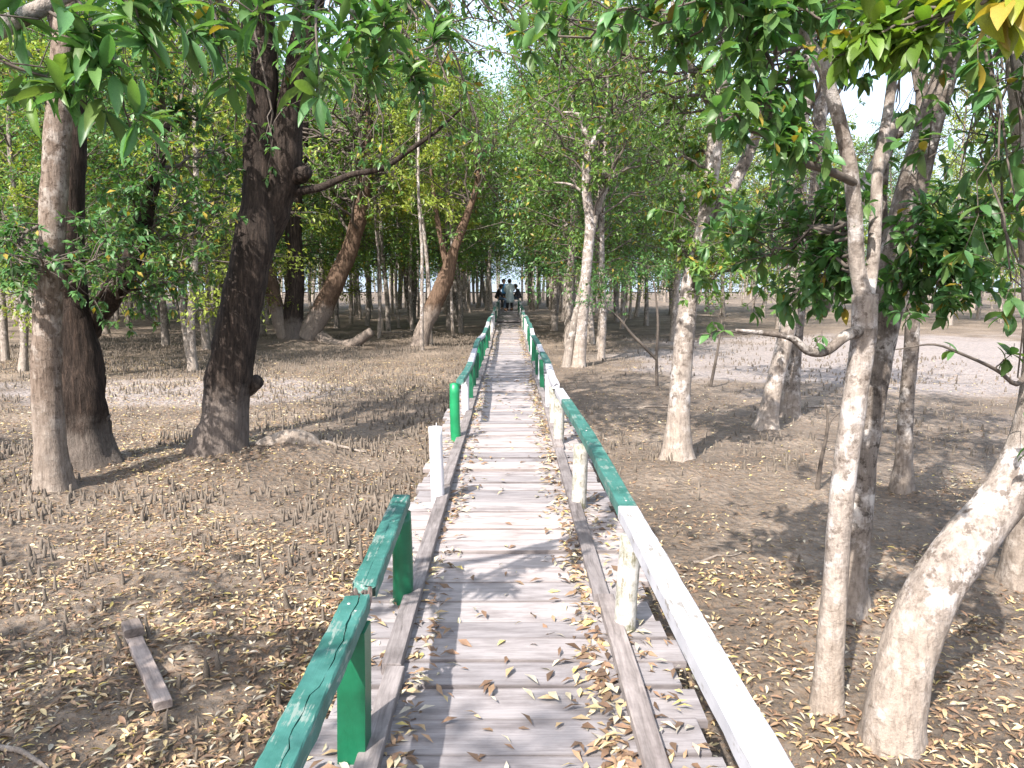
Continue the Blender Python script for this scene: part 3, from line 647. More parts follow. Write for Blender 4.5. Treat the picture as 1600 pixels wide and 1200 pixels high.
# R1 pale trunk right of the railing
t = Tree(21, GREEN_M, .06, .4)
p1 = path('R1', [(1058, 728), (1060, 660), (1064, 590), (1072, 500), (1082, 430), (1100, 350), (1112, 270), (1120, 190), (1130, 120)])
p1 += up_from(p1[-1], (.1, 0, 1), 4, 1.0, 5)
pp, _ = t.stem('trunk', p1, [.150, .130, .118, .112, .104, .082, .085, .08, .075, .07, .06, .045, .03], 'pale', 16, 70, .08, (.65, .2, 5))
t.stem('limb', [P(1122, 190, 8.9), P(1105, 155, 8.9), P(1085, 115, 8.8), P(1062, 60, 8.7), P(1050, 0, 8.6)], [.06, .05, .045, .04, .02], 'pale', 10, 24, .1)
t.stem('limb', [P(1092, 395, 8.9), P(1120, 330, 8.95), P(1150, 280, 9.), P(1180, 215, 9.1), P(1200, 140, 9.2)], [.085, .085, .08, .06, .04], 'mottle', 10, 24, .1)
for tx, ty, dd in ((1090, 400, 8.3), (1120, 430, 8.2), (1150, 395, 8.6), (1050, 330, 9), (1075, 250, 9), (1030, 200, 8.8), (1150, 330, 8.4), (1090, 120, 8.6), (1160, 180, 8.6), (1030, 90, 8.4), (1130, 40, 8.4), (1050, 30, 8), (980, 60, 7.6), (950, 110, 7.8), (1000, 150, 8), (1170, 420, 8.3), (870, 60, 7.4), (900, 125, 8.0), (850, 150, 8.4), (930, 40, 7.0), (885, 20, 6.8), (960, 180, 8.2), (1010, 260, 8.8), (1060, 380, 8.6), (1110, 300, 8.4), (1000, 20, 7)):
    o_ = pp[min(60, max(16, int((600 - ty) / 600 * 50)))]; t.limb(o_, P(tx, ty, dd), .02, 10, .095, .42, 8, .46, .08, .3)
t.head(pp[-6], 2.4, 1.7, 14, 9, .11, .42, 8, .03, pp[-22:])
t.build('mangrove_tree', 'straight pale trunk with flared foot just right of the green rail', p1[0])

# R2, R3 pair behind
t = Tree(22, GREEN_M, .05, .3)
p1 = path('R2', [(1195, 676), (1206, 620), (1220, 560), (1236, 490), (1246, 420), (1250, 330), (1250, 230)]); p1 += up_from(p1[-1], (0, 0, 1), 4, 1.1, 6)
pp, _ = t.stem('trunk', p1, [.14, .12, .115, .11, .10, .09, .085, .08, .06, .05, .03], 'pale', 14, 50, .08, (.7, .2, 4))
for tx, ty, dd in ((1200, 420, 10.2), (1290, 400, 10), (1240, 360, 10.4), (1300, 330, 10.6), (1190, 330, 10.6), (1230, 450, 10.3), (1270, 440, 10.1)): t.limb(pp[22 + int((450 - ty) / 20)], P(tx, ty, dd), .02, 12, .095, .42, 8, .5, .05, .3)
t.head(pp[-8], 2.6, 2.2, 18, 9, .12, .42, 8, .03, pp[-26:])
t.build('mangrove_tree', 'thin pale leaning trunk with bright sunlit foot, left of its mottled twin', p1[0])
t = Tree(23, GREEN_M, .05, .3)
p1 = path('R3', [(1232, 655), (1236, 600), (1240, 540), (1246, 480), (1262, 400), (1275, 300), (1280, 200)]); p1 += up_from(p1[-1], (0.1, 0, 1), 4, 1.1, 7)
pp, _ = t.stem('trunk', p1, [.15, .135, .125, .12, .11, .10, .09, .08, .06, .05, .03], 'mottle', 14, 50, .12, (.6, .2, 4))
t.head(pp[-10], 2.6, 2.4, 18, 9, .12, .42, 8, .03, pp[-26:])
t.build('mangrove_tree', 'mottled grey trunk close behind the thin pale leaning one', p1[0])

# R4 slender pale foreground tree
t = Tree(24, GREEN_D, .03, .25, 'near')
Y4 = BASE['R4'][1]
p1 = path('R4', [(1290, 1128), (1298, 1000), (1306, 900), (1311, 820), (1320, 740), (1336, 620), (1350, 520), (1352, 460)], [0, 0, .02, .03, .05, .08, .1, .1], .08)
pp, _ = t.stem('trunk', p1, [.074, .064, .058, .056, .055, .056, .058, .058], 'pale', 16, 60, .07, (.55, .12, 4))
a1 = [P(1352, 475, Y4 + .1), P(1340, 420, Y4 + .08), P(1336, 340, Y4 + .05), P(1326, 250, Y4), P(1300, 150, Y4 - .05), P(1282, 95, Y4 - .1), P(1235, 40, Y4 - .15), P(1190, -5, Y4 - .2), P(1120, -60, Y4 - .3)]
l1, _ = t.stem('limb', a1, [.044, .036, .034, .032, .030, .028, .023, .018, .008], 'pale', 12, 50, .08)
a2 = [P(1352, 465, Y4 + .1), P(1362, 420, Y4 + .15), P(1368, 340, Y4 + .2), P(1372, 260, Y4 + .25), P(1388, 170, Y4 + .3), P(1400, 60, Y4 + .3), P(1405, -60, Y4 + .3)]
l2, _ = t.stem('limb', a2, [.040, .030, .028, .026, .024, .020, .010], 'pale', 12, 40, .08)
l3, _ = t.stem('limb', [P(1350, 515, Y4 + .1), P(1318, 527, Y4), P(1290, 549, Y4 - .05), P(1262, 548, Y4 - .1), P(1240, 530, Y4 - .12), P(1190, 520, Y4 - .15), P(1150, 516, Y4 - .2)], [.030, .024, .020, .019, .015, .011, .006], 'mottle', 10, 30, .15)
l4, _ = t.stem('limb', [P(1334, 285, Y4), P(1290, 265, Y4 - .15), P(1240, 248, Y4 - .3), P(1200, 215, Y4 - .4), P(1160, 195, Y4 - .5)], [.020, .017, .014, .011, .006], 'twig', 8, 24, .12)
t.limb(l3[-4], P(1095, 522, Y4 - .25), .006, 3, .06, .5, 3, .10, 0, .5, True); t.limb(l3[14], P(1285, 525, Y4 - .1), .005, 2, .05, .45, 3, .1, 0, .5, True)
for tx, ty, dd in ((1180, 170, -.6), (1130, 190, -.7), (1230, 200, -.4), (1210, 240, -.5), (1260, 225, -.5), (1240, 180, -.2), (1160, 120, -.4)): t.limb(l4[6 + t.r.integers(16)], P(tx, ty, Y4 + dd), .009, 4, .085, .42, 5, .26, .02, .3, True)
for tx, ty, dd in ((1290, 400, .4), (1250, 390, .5), (1220, 420, .8), (1300, 330, .6), (1270, 460, .5), (1180, 400, .9), (1150, 410, 1.1), (1310, 450, .3), (1230, 350, .9), (1190, 350, 1.2), (1140, 370, 1.4)): t.limb(l1[4 + t.r.integers(10)], P(tx, ty, Y4 + dd), .010, 8, .09, .40, 6, .34, .02, .3)
for tx, ty, dd in ((1300, 40, -.3), (1250, 20, -.4), (1200, 60, -.5), (1160, 30, -.5), (1120, 60, -.6), (1100, 20, -.6), (1180, -40, -.5), (1350, 30, 0), (1430, 20, .1), (1340, -60, 0), (1250, -80, -.3), (1060, 10, -.5), (1020, 40, -.4), (980, 20, -.3), (1060, 80, -.2)): t.limb((l1 if tx < 1330 else l2)[-12 + t.r.integers(10)], P(tx, ty, Y4 + dd), .011, 4, .10, .40, 5, .28, .02, .3, tx < 1240)
t.head(l2[-1], 1.2, .8, 7, 6, .10, .42, 7, .014, l2[-12:], .2, .3); t.head(l1[-1], 1.3, .8, 8, 6, .10, .42, 7, .014, l1[-12:], .2, .3)
t.build('slender_tree', 'slender pale crooked tree in the right foreground with a low curling limb', p1[0])

# R5 thicker mottled trunk just behind it
t = Tree(25, GREEN_D, .03, .25, 'near'); Y5 = BASE['R5'][1]
p1 = path('R5', [(1318, 958), (1326, 900), (1336, 800), (1346, 700), (1360, 600), (1378, 500), (1398, 410), (1418, 320), (1446, 215), (1478, 110), (1505, 0)], [0, 0, .02, .04, .05, .08, .1, .1, .1, .1, .1], .08)
p1 += up_from(p1[-1], (.2, 0, 1), 3, .8, 8)
pp, _ = t.stem('trunk', p1, [.125, .110, .106, .104, .106, .112, .104, .092, .082, .074, .066, .055, .04, .02], 'mottle', 18, 80, .10, (.75, .13, 4))
t.stem('limb', [P(1442, 190, Y5 + .1), P(1400, 192, Y5 - .1), P(1372, 258, Y5 - .25), P(1336, 330, Y5 - .35), P(1310, 410, Y5 - .42), P(1278, 492, Y5 - .45)], [.02, .036, .046, .050, .050, .046], 'pale', 12, 34, .08)
l2, _ = t.stem('limb', [P(1408, 385, Y5 + .1), P(1440, 362, Y5 - .1), P(1480, 345, Y5 - .25), P(1520, 340, Y5 - .4)], [.03, .022, .015, .008], 'pale', 8, 20, .1)
l3, _ = t.stem('limb', [P(1385, 470, Y5 + .1), P(1378, 380, Y5 + .25), P(1376, 290, Y5 + .3), P(1388, 230, Y5 + .3), P(1420, 190, Y5 + .2)], [.05, .046, .044, .036, .025], 'mottle', 10, 24, .1)
for tx, ty, dd in ((1410, 440, -.3), (1440, 420, -.4), (1460, 460, -.5), (1500, 440, -.4), (1420, 490, -.4), (1480, 480, -.5), (1530, 470, -.5), (1500, 400, -.3), (1540, 420, -.5), (1450, 380, -.4), (1515, 360, -.4), (1560, 390, -.3), (1400, 405, -.5), (1560, 330, -.2), (1470, 310, -.3)): t.limb(l2[2 + t.r.integers(16)], P(tx, ty, Y5 + dd), .010, 7, .095, .40, 6, .30, .02, .3, ty > 380)
for tx, ty, dd in ((1500, 270, -.3), (1540, 200, -.3), (1570, 260, -.2), (1440, 130, -.4), (1400, 160, -.3), (1560, 130, -.3), (1590, 180, 0), (1450, 250, -.3), (1390, 250, 0), (1420, 60, -.3), (1560, 60, -.2), (1500, 190, .5), (1590, 300, 0), (1540, 10, 0)): t.limb(pp[50 + t.r.integers(20)], P(tx, ty, Y5 + dd), .012, 5, .095, .40, 5, .32, .02, .3)
t.head(pp[-3], 1.8, 1.2, 9, 7, .11, .42, 7, .018, pp[-14:], .2, .35)
t.build('mangrove_tree', 'blotched grey-brown trunk directly behind the slender foreground tree', p1[0])

# R6 heavy pale leaning trunk at the right edge
t = Tree(26, (.060, .12, .02), .03, .4, 'near'); Y6 = BASE['R6'][1]
p1 = path('R6', [(1392, 1180), (1400, 1110), (1416, 1030), (1448, 940), (1500, 862), (1560, 790), (1608, 700), (1622, 600), (1620, 480), (1612, 380)], [0, 0, .02, .05, .1, .16, .2, .22, .22, .22], .08)
p1 += up_from(p1[-1], (-.1, -.1, 1), 4, .6, 9)
pp, _ = t.stem('trunk', p1, [.140, .128, .120, .115, .112, .106, .092, .07, .055, .05, .045, .04, .03, .02], 'pale', 20, 90, .11, (.22, .12, 5))
l1, _ = t.stem('limb', [pp[-14], pp[-14] + [-.2, -.55, .25], P(1625, -25, 2.35), P(1560, -15, 2.1), P(1535, 5, 2.0)], [.03, .022, .015, .010, .005], 'twig', 8, 24, .1)
l2, _ = t.stem('limb', [P(1620, 540, Y6 + .2), P(1590, 600, Y6 + .15), P(1560, 580, Y6 + .1), P(1500, 552, Y6), P(1470, 540, Y6 - .02), P(1400, 546, Y6 - .1)], [.014, .011, .008, .006, .005, .003], 'twig', 8, 24, .1)
t.base = (.26, .30, .02); t.yel = .15
t.whorl(P(1560, 18, 2.0), norm(np.array([-.5, 0, -.6])), 9, .135, .38, True, .5, .8); t.whorl(P(1590, -5, 2.0), norm(np.array([-.2, 0, -.9])), 8, .135, .38, True, .5, .7); t.whorl(P(1530, -15, 2.05), norm(np.array([-.8, 0, -.4])), 6, .13, .38, True, .5)
t.base = (.10, .19, .03); t.yel = .05
for tx, ty in ((1410, 88), (1380, 75), (1300, 88), (1330, 60), (1440, 60), (1460, 20), (1370, 30)): t.limb(P(1500, 20, 2.7), P(tx, ty, 2.75), .007, 2, .105, .42, 6, .10, .01, .75, True, .4)
t.base = GREEN_D; t.limb(l2[9], P(1585, 545, Y6 + .05), .004, 3, .075, .5, 4, .10, 0, .4, True); t.limb(l2[15], P(1478, 548, Y6), .004, 1, .07, .5, 3, .05, 0, .5, True)
for tx, ty, dd in ((1590, 330, -.3), (1560, 250, -.4), (1600, 200, -.4), (1640, 260, -.4), (1580, 440, -.2), (1600, 120, -.5), (1660, 100, -.5), (1590, 590, .0)): t.limb(pp[-26 + t.r.integers(18)], P(tx, ty, Y6 + dd), .010, 6, .09, .44, 6, .25, .02, .35)
t.head(pp[-2], 1.5, .9, 8, 7, .11, .42, 7, .016, pp[-14:], .2, .35)
t.build('leaning_tree', 'heavy pale trunk leaning out of the frame in the right foreground', p1[0])

# R7 thin mottled, R8 foot at the right edge
t = Tree(27, GREEN_M, .04, .3)
p1 = path('R7', [(1410, 768), (1413, 700), (1417, 620), (1424, 540), (1428, 440), (1432, 320), (1440, 200)]); p1 += up_from(p1[-1], (0, 0, 1), 4, 1.0, 10)
pp, _ = t.stem('trunk', p1, [.085, .075, .07, .068, .065, .06, .06, .05, .04, .03, .02], 'mottle', 12, 50, .12, (.8, .18, 4))
t.head(pp[-8], 2.0, 1.8, 14, 8, .11, .42, 8, .025, pp[-24:]); t.build('slender_tree', 'thin mottled trunk standing alone on shaded mud right of the crossed pair', p1[0])
t = Tree(28, GREEN_M, .04, .3)
p1 = path('R8', [(1592, 912), (1596, 850), (1606, 760), (1620, 600), (1640, 400)]); p1 += up_from(p1[-1], (.1, 0, 1), 4, 1.0, 12)
pp, _ = t.stem('trunk', p1, [.11, .10, .09, .085, .08, .07, .06, .04, .02], 'mottle', 14, 50, .12, (.8, .18, 4))
t.head(pp[-6], 2.0, 1.6, 14, 8, .11, .42, 8, .025, pp[-24:]); t.build('mangrove_tree', 'brown flared trunk foot at the right edge behind the heavy leaning trunk', p1[0])

# R9, R10 leaning pair by the walk
t = Tree(29, GREEN_M, .06, .4); t.kind = 'far'; Yb = BASE['R9'][1]; b0 = BASE['R9']
lp, _ = t.stem('trunk', [b0 + [0, 0, -.15], P(907, 530, Yb), P(912, 470, Yb), P(918, 400, Yb), P(922, 350, Yb), P(916, 290, Yb), P(920, 240, Yb), P(938, 205, Yb), P(962, 185, Yb)], [.17, .15, .135, .125, .12, .11, .10, .085, .05], 'pale', 12, 50, .1, (.5, .25, 4))
t.stem('limb', [P(921, 235, Yb), P(912, 200, Yb), P(905, 180, Yb), P(880, 175, Yb)], [.07, .06, .045, .02], 'pale', 8, 16, .1); t.stem('limb', [P(918, 305, Yb), P(890, 288, Yb), P(865, 285, Yb)], [.04, .03, .015], 'pale', 8, 14, .1)
t.head(P(935, 190, Yb), 2.4, 1.5, 16, 9, .13, .42, 8, .03, lp[-14:], sub=.6)
t.build('mangrove_tree', 'pale bent trunk forking at the top, beside the right railing', b0)
t = Tree(30, GREEN_M, .06, .4); t.kind = 'far'; Yb = BASE['R10'][1]; b0 = BASE['R10']
lp, _ = t.stem('trunk', [b0 + [0, 0, -.15], P(892, 530, Yb), P(903, 480, Yb), P(914, 430, Yb), P(930, 340, Yb), P(960, 260, Yb)], [.12, .10, .095, .09, .08, .05], 'far', 10, 40, .1, (.5, .25, 4))
t.head(P(960, 230, Yb), 2.2, 1.5, 12, 9, .13, .42, 8, .03, lp[-14:], sub=.6)
t.build('slender_tree', 'thin grey trunk leaning across the pale bent one by the right railing', b0)

# saplings on the mud
def sapling(label, seed, stems, leafy, base):
    t = Tree(seed, GREEN_D, .02)
    for k, (nm, pts, rad) in enumerate(stems): t.stem(nm, pts, rad, 'twig', 8, 20, .1)
    for (a, b, ns, L) in leafy: t.limb(a, b, .008, ns, L, .45, 6, .4, .02, .3)
    t.build('sapling', label, base)
Ys = G(1027, 606)[1]; b0 = G(1027, 606)
sapling('thin sapling with a dark bent limb and dull leaves right of the walk', 41, [('trunk', [b0 - [0, 0, .1], P(1026, 560, Ys), P(1028, 500, Ys), P(1022, 440, Ys)], [.035, .03, .025, .012]), ('limb', [P(1026, 562, Ys), P(1010, 545, Ys), P(985, 520, Ys), P(970, 500, Ys), P(950, 482, Ys)], [.03, .035, .03, .022, .012])],
        [(P(955, 487, Ys), P(930, 450, Ys), 14, .07), (P(975, 505, Ys), P(985, 440, Ys), 14, .07), (P(950, 485, Ys), P(905, 475, Ys), 12, .07), (P(1022, 450, Ys), P(1010, 410, Ys), 12, .07), (P(1024, 470, Ys), P(1040, 420, Ys), 10, .07), (P(965, 495, Ys), P(950, 430, Ys), 14, .07)], b0)
b0 = G(1276, 770); Ys = b0[1]
sapling('bare dead forked stick of a sapling behind the slender foreground tree', 42, [('trunk', [b0 - [0, 0, .1], P(1283, 720, Ys), P(1292, 675, Ys), P(1293, 650, Ys), P(1289, 625, Ys)], [.03, .022, .017, .012, .006]), ('limb', [P(1292, 675, Ys), P(1300, 655, Ys), P(1313, 643, Ys)], [.013, .01, .006])], [], b0)
b0 = G(1108, 607); Ys = b0[1]
sapling('thin leaning bare sapling between the pale trunk and the sunlit mud', 43, [('trunk', [b0 - [0, 0, .1], P(1116, 575, Ys), P(1124, 530, Ys), P(1128, 500, Ys)], [.04, .03, .022, .012])], [(P(1127, 505, Ys), P(1110, 470, Ys), 8, .06)], b0)

# one tree hangs limbs into the picture; the rest are unseen, added for shade
def side_tree(label, seed, base, h, limbs, headr, nhead, leafL=.12, barkm='pale', r0=.12, single=True, per=5):
    t = Tree(seed, GREEN_D, .03, .3, 'near'); b = np.array([base[0], base[1], gz1(*base) - .1]); r = t.r
    pts = [b] + [b + np.array([r.normal(0, .08 * k), r.normal(0, .08 * k), h * k / 5]) for k in range(1, 6)]
    pp, _ = t.stem('trunk', pts, list(np.linspace(r0, r0 * .45, 6)), barkm, 14, 50, .1, (.6, .2, 4))
    for (k0, mids, rad, tips) in limbs:
        lp, _ = t.stem('limb', [pp[k0]] + mids, rad, 'twig' if barkm != 'pale' else 'pale', 10, 34, .1)
        for (tip, k1, ns, L) in tips: t.limb(lp[k1], tip, .006, ns, L, .27, per, .22, .02, .35, single, .08)
    t.kind = 'mid'
    t.head(pp[-3], headr, headr * .5, nhead, 9, .12, .4, 8, .03, pp[-20:])
    return t.build('overhang_shade_tree', label, b)
O = []
tipsA = [(P(190, 110, 2.15), 26, 3, .12), (P(70, 105, 2.1), 20, 3, .13), (P(150, 175, 2.2), 24, 4, .12), (P(250, 90, 2.3), 28, 3, .12), (P(360, 140, 2.5), 31, 4, .12), (P(290, 60, 2.3), 29, 3, .11), (P(60, 30, 2.1), 18, 3, .12), (P(210, 215, 2.2), 27, 2, .12), (P(15, 95, 2.0), 18, 2, .12)]
tipsB = [(P(480, 170, 2.7), 28, 3, .12), (P(410, 30, 2.4), 22, 3, .12), (P(470, 20, 2.5), 24, 3, .12), (P(520, 130, 2.8), 30, 3, .11), (P(640, 130, 3.3), 33, 4, .11), (P(600, 40, 3.0), 31, 4, .11), (P(560, 60, 2.9), 30, 3, .11), (P(700, 60, 3.6), 33, 4, .11), (P(660, 170, 3.4), 33, 3, .11), (P(570, 150, 3.0), 31, 3, .11)]
side_tree('tree outside the left edge whose long-leaved twigs hang across the top left', 51, (-3.3, 1.0), 4.2,
          [(30, [np.array([-2.7, 1.5, 3.0]), P(-60, 70, 2.1), P(60, 15, 2.15), P(180, -40, 2.3), P(330, -20, 2.5), P(370, 60, 2.6)], [.06, .045, .03, .022, .018, .012, .005], tipsA),
           (36, [np.array([-2.4, 1.6, 3.5]), P(250, -120, 2.4), P(400, -60, 2.6), P(520, -10, 2.9), P(590, 60, 3.1), P(650, 95, 3.4)], [.05, .04, .03, .022, .016, .010, .005], tipsB)], 2.0, 10)
for k, (bx, by, h_, hr, nh) in enumerate(((-6.5, -1.5, 6.0, 2.6, 20), (-3.2, -5.5, 6.5, 2.4, 14), (-9.5, 3.5, 6.5, 2.6, 20))):
    side_tree(('unseen pale tree added behind the camera on the left to shade the mud', 'unseen pale tree added behind the camera to shade the near deck', 'unseen pale tree added outside the left edge to shade the mud by the dark trunks')[k], 60 + k, (bx, by), h_, [], hr, nh, r0=.14)

# ================================================================== THE FOREST
PROTO = []
def proto(seed, H, cb, cr, lean, base, nl, L, r0, matk, warm, yel=.04):
    t = Tree(seed, base, yel, warm, 'far'); r = t.r
    n = 8; pts = [np.array([0, 0, -.25])]
    ph = r.uniform(0, 6.28)
    for k in range(1, n):
        z = H * k / (n - 1); pts.append(np.array([lean[0] * z + .10 * math.sin(z * .9 + ph) * min(1, z / 3), lean[1] * z + .10 * math.cos(z * .7 + ph), z]))
    pp, _ = t.stem('trunk', pts, list(np.linspace(r0, r0 * .25, n)), matk, 9, 34, .14, (.5, .3, 4), 3)
    for k in range(nl):
        q = (k + r.random()) / nl; z0 = cb + (H - cb) * q * .95; o = pp[min(33, int(33 * z0 / H))]
        az = k * 2.4 + r.uniform(-.5, .5); prof = (math.sin(math.pi * min(1, .18 + .82 * q)) ** .7) * .85 + .25
        ln = cr * prof * r.uniform(.55, 1.1); el = r.uniform(.1, .75) if q > .2 else r.uniform(-.2, .4)
        e = o + np.array([math.cos(az) * math.cos(el), math.sin(az) * math.cos(el), math.sin(el)]) * ln
        p = t.twig(o, e, r0 * .22, r0 * .07, .1, 6, 5, .05)
        for m in range(5):
            s0 = p[1 + m]; d = norm(e - o + r.normal(0, .9, 3) * ln * .7); tip = s0 + d * ln * r.uniform(.2, .45)
            t.twig(s0, tip, r0 * .08, r0 * .04, .02, 3, 4)
            c = 30
            ps = s0 + (tip - s0) * r.uniform(.25, 1.15, (c, 1)) + r.normal(0, .11 * cr / 2, (c, 3)); dd = norm(d + r.normal(0, .9, (c, 3)) + [0, 0, -.35]); up = norm(np.array([0, 0, 1.]) + r.normal(0, .45, (c, 3)))
            cl = green(c, r, base, yel, .3, warm) * r.uniform(.75, 1.2); LL = L * r.uniform(.7, 1.25, c)
            leaves(t.crown, ps, dd, up, LL, LL * .46, np.clip(cl, 0, 1), 'far', 1)
    (nm, V, F, mk) = t.parts[0]; b = MB(); b.add(V, F)
    return b.mesh('trunk', [M[mk]]), t.crown.mesh('crown', [M['twig'], M['leaf']])
PROTO = [proto(201, 11, 2.9, 2.7, (.03, 0), GREEN_M, 46, .15, .115, 'far', .3), proto(202, 13, 3.4, 2.9, (-.03, .02), GREEN_D, 50, .15, .13, 'far', .25), proto(203, 9.5, 1.9, 2.5, (.06, -.02), GREEN_Y, 42, .14, .12, 'far', .45),
         proto(204, 14, 3.8, 3.1, (.01, .02), GREEN_M, 52, .16, .14, 'far', .3), proto(205, 12, 2.9, 2.7, (-.05, 0), GREEN_Y, 46, .15, .11, 'far', .4), proto(206, 10, 2.5, 2.5, (0, .03), GREEN_D, 44, .14, .13, 'pale', .3),
         proto(207, 13, 3.3, 2.9, (.02, -.02), GREEN_D, 50, .16, .17, 'mottle', .2),
         proto(208, 12, 4.6, 1.7, (.02, .01), GREEN_Y, 22, .15, .075, 'pale', .4), proto(209, 13, 5.2, 1.9, (-.02, .0), GREEN_M, 22, .15, .09, 'pale', .3)]
fr_ = np.random.default_rng(77); placed = [(b[0], b[1]) for b in BASE.values()]
def plant(x, y, k, label, group, sc=1.0):
    tm, cm = PROTO[k]; r = fr_
    root = thing('forest_tree', label, 'tree', (x, y, gz1(x, y)), group)
    s = sc * r.uniform(.82, 1.15); root.scale = (s * r.uniform(.9, 1.1), s * r.uniform(.9, 1.1), s); root.rotation_euler = (r.normal(0, .03), r.normal(0, .03), r.uniform(0, 6.28))
    link('trunk', tm, root); link('crown', cm, root, kind='stuff'); placed.append((x, y))
def scatter(n, region, mind, ks, label, group, sc=1.0):
    c = 0; tries = 0
    while c < n and tries < n * 60:
        tries += 1; x, y = region()
        if abs(x) < 1.7: continue
        px_ = VPX + FPX * x / y
        if (y < 28 and 385 < px_ < 620) or (y < 26 and 625 < px_ < 775): continue      # keep the old leaning trees in the open, as in the photo
        if min((x - a) ** 2 + (y - b) ** 2 for a, b in placed) < mind ** 2: continue
        plant(x, y, ks[fr_.integers(len(ks))], label, group, sc); c += 1
    return c
def wedge(x0, x1, y0, y1):
    """x0..x1 as fractions of the distance ahead"""
    def f():
        y = math.sqrt(fr_.uniform(y0 ** 2, y1 ** 2)); return fr_.uniform(x0, x1) * y, y
    return f
# rows that line the walk on both sides
for sx, lab, grp in ((-1, 'slim trunk in the row close along the left side of the far boardwalk', 'row of trees left of the walk'), (1, 'slim trunk in the row close along the right side of the far boardwalk', 'row of trees right of the walk')):
    yy = 23. if sx < 0 else 21.
    while yy < 66:
        plant(sx * (fr_.uniform(1.9, 2.8) + max(0, yy - 38) * .05), yy, ([7, 8, 7, 0] if sx < 0 else [0, 1, 3, 5])[fr_.integers(4)] if yy < 36 else [1, 3, 7, 8][fr_.integers(4)], lab, grp, .95 if yy < 36 else 1.1); yy += fr_.uniform(1.3, 2.4) * (1 + yy / 60)
for x_, y_, k_p, s_p in ((2.2, 28.6, 3, 1.1), (1.95, 25.2, 3, 1.1), (1.9, 32, 1, 1.15)):
    plant(x_, y_, k_p, 'tall dark-crowned tree arching over the far boardwalk', 'trees arching over the walk', s_p)
for x_, y_, k_p, s_p in ((-1.5, 54, 3, 1.1), (1.6, 56, 1, 1.15), (-1.4, 60, 1, 1.2), (1.7, 63, 3, 1.2), (-2.0, 66, 4, 1.4)):
    plant(x_, y_, k_p, 'tree closing the view beyond the end of the walk', 'trees beyond the end of the walk', s_p)
scatter(18, wedge(-.075, .075, 48, 72), .7, [7, 8, 7, 5, 0], 'thin pale trunk standing close beside the far end of the walk', 'thin trunks at the far end of the walk')
scatter(150, wedge(-.72, -.06, 23, 66), 1.0, [0, 1, 3, 5, 6, 4, 2, 7, 8, 7, 8, 7, 8, 7, 8], 'thin grey trunk in the dense wood left of the boardwalk', 'forest left of the walk')
scatter(10, wedge(-.72, -.30, 17, 26), 2.2, [0, 5, 2], 'pale slim tree at the front edge of the left wood', 'front trees of the left wood', .85)
scatter(22, wedge(.07, .26, 23, 55), 1.6, [0, 2, 4, 5, 3, 7, 8, 8], 'slim tree in the wood between the walk and the open mud', 'forest right of the walk')
scatter(34, wedge(.22, .74, 34, 66), 2.0, [0, 2, 4, 5, 1, 7, 8], 'tree at the far side of the sunlit mud on the right', 'trees beyond the sunlit mud', .95)
fw = np.random.default_rng(808); fm_ = MB()   # the far wood behind everything: one mass
for k in range(300):
    y_ = fw.uniform(72, 122); x_ = fw.uniform(-.75, .75) * y_
    if abs(x_) < 1.3: continue
    H_ = fw.uniform(8, 14); z0 = gz1(x_, y_); tx_ = fw.normal(0, .5, 2); r_ = fw.uniform(.08, .2)
    V, F = tube(np.array([[x_, y_, z0 - .2], [x_ + tx_[0] * .5, y_, z0 + H_ * .5], [x_ + tx_[0], y_ + tx_[1], z0 + H_]]), [r_, r_ * .7, r_ * .3], 5); fm_.add(V, F, 0)
    nc = fw.integers(10, 16); base_c = [GREEN_M, GREEN_Y, GREEN_D][fw.integers(3)]
    for q in range(nc):
        c_0 = np.array([x_, y_, z0 + H_ * fw.uniform(.22, 1.0)]) + fw.normal(0, 1, 3) * [1.5, 1.5, .5]; m_ = 26
        ps = c_0 + fw.normal(0, 1, (m_, 3)) * [.75, .75, .45]; dd = norm(fw.normal(0, 1, (m_, 3)) + [0, 0, -.4]); LL = fw.uniform(.16, .34, m_)
        leaves(fm_, ps, dd, norm(np.array([0, 0, 1.]) + fw.normal(0, .5, (m_, 3))), LL, LL * .5, green(m_, fw, base_c, .03, .3, .35), 'far', 1)
link('far_woods', fm_.mesh('far_woods', [M['far'], M['leaf']]), kind='stuff', label='pale green far wood closing the view behind all the trees')

# trees of the small groups can be told apart by their place in the row: nearest first, or from the left
ORD = 'nearest,second nearest,third nearest,fourth nearest,fifth nearest,sixth nearest,seventh nearest,eighth nearest,ninth nearest,tenth nearest,eleventh nearest,twelfth nearest,thirteenth nearest,fourteenth nearest,fifteenth nearest,sixteenth nearest,seventeenth nearest,eighteenth nearest,nineteenth nearest,twentieth nearest'.split(',')
def rank(group, text, key, words):
    t_ = sorted((o for o in COL.objects if o.get('group') == group), key=key)
    for o, w_ in zip(t_, words): o['label'] = text % w_
rank('row of trees left of the walk', '%s slim trunk in the row close along the left side of the boardwalk', lambda o: o.location.y, ORD)
rank('row of trees right of the walk', '%s slim trunk in the row close along the right side of the boardwalk', lambda o: o.location.y, ORD)
rank('trees arching over the walk', '%s of the tall trees arching over the far boardwalk', lambda o: o.location.y, ORD)
rank('trees beyond the end of the walk', '%s of the trees closing the view beyond the end of the walk', lambda o: o.location.y, ORD)
LFT = ['leftmost'] + [w_.split()[0] + ' from left' for w_ in ORD[1:]]
rank('front trees of the left wood', '%s of the pale slim trees at the front edge of the left wood', lambda o: o.location.x / o.location.y, LFT)

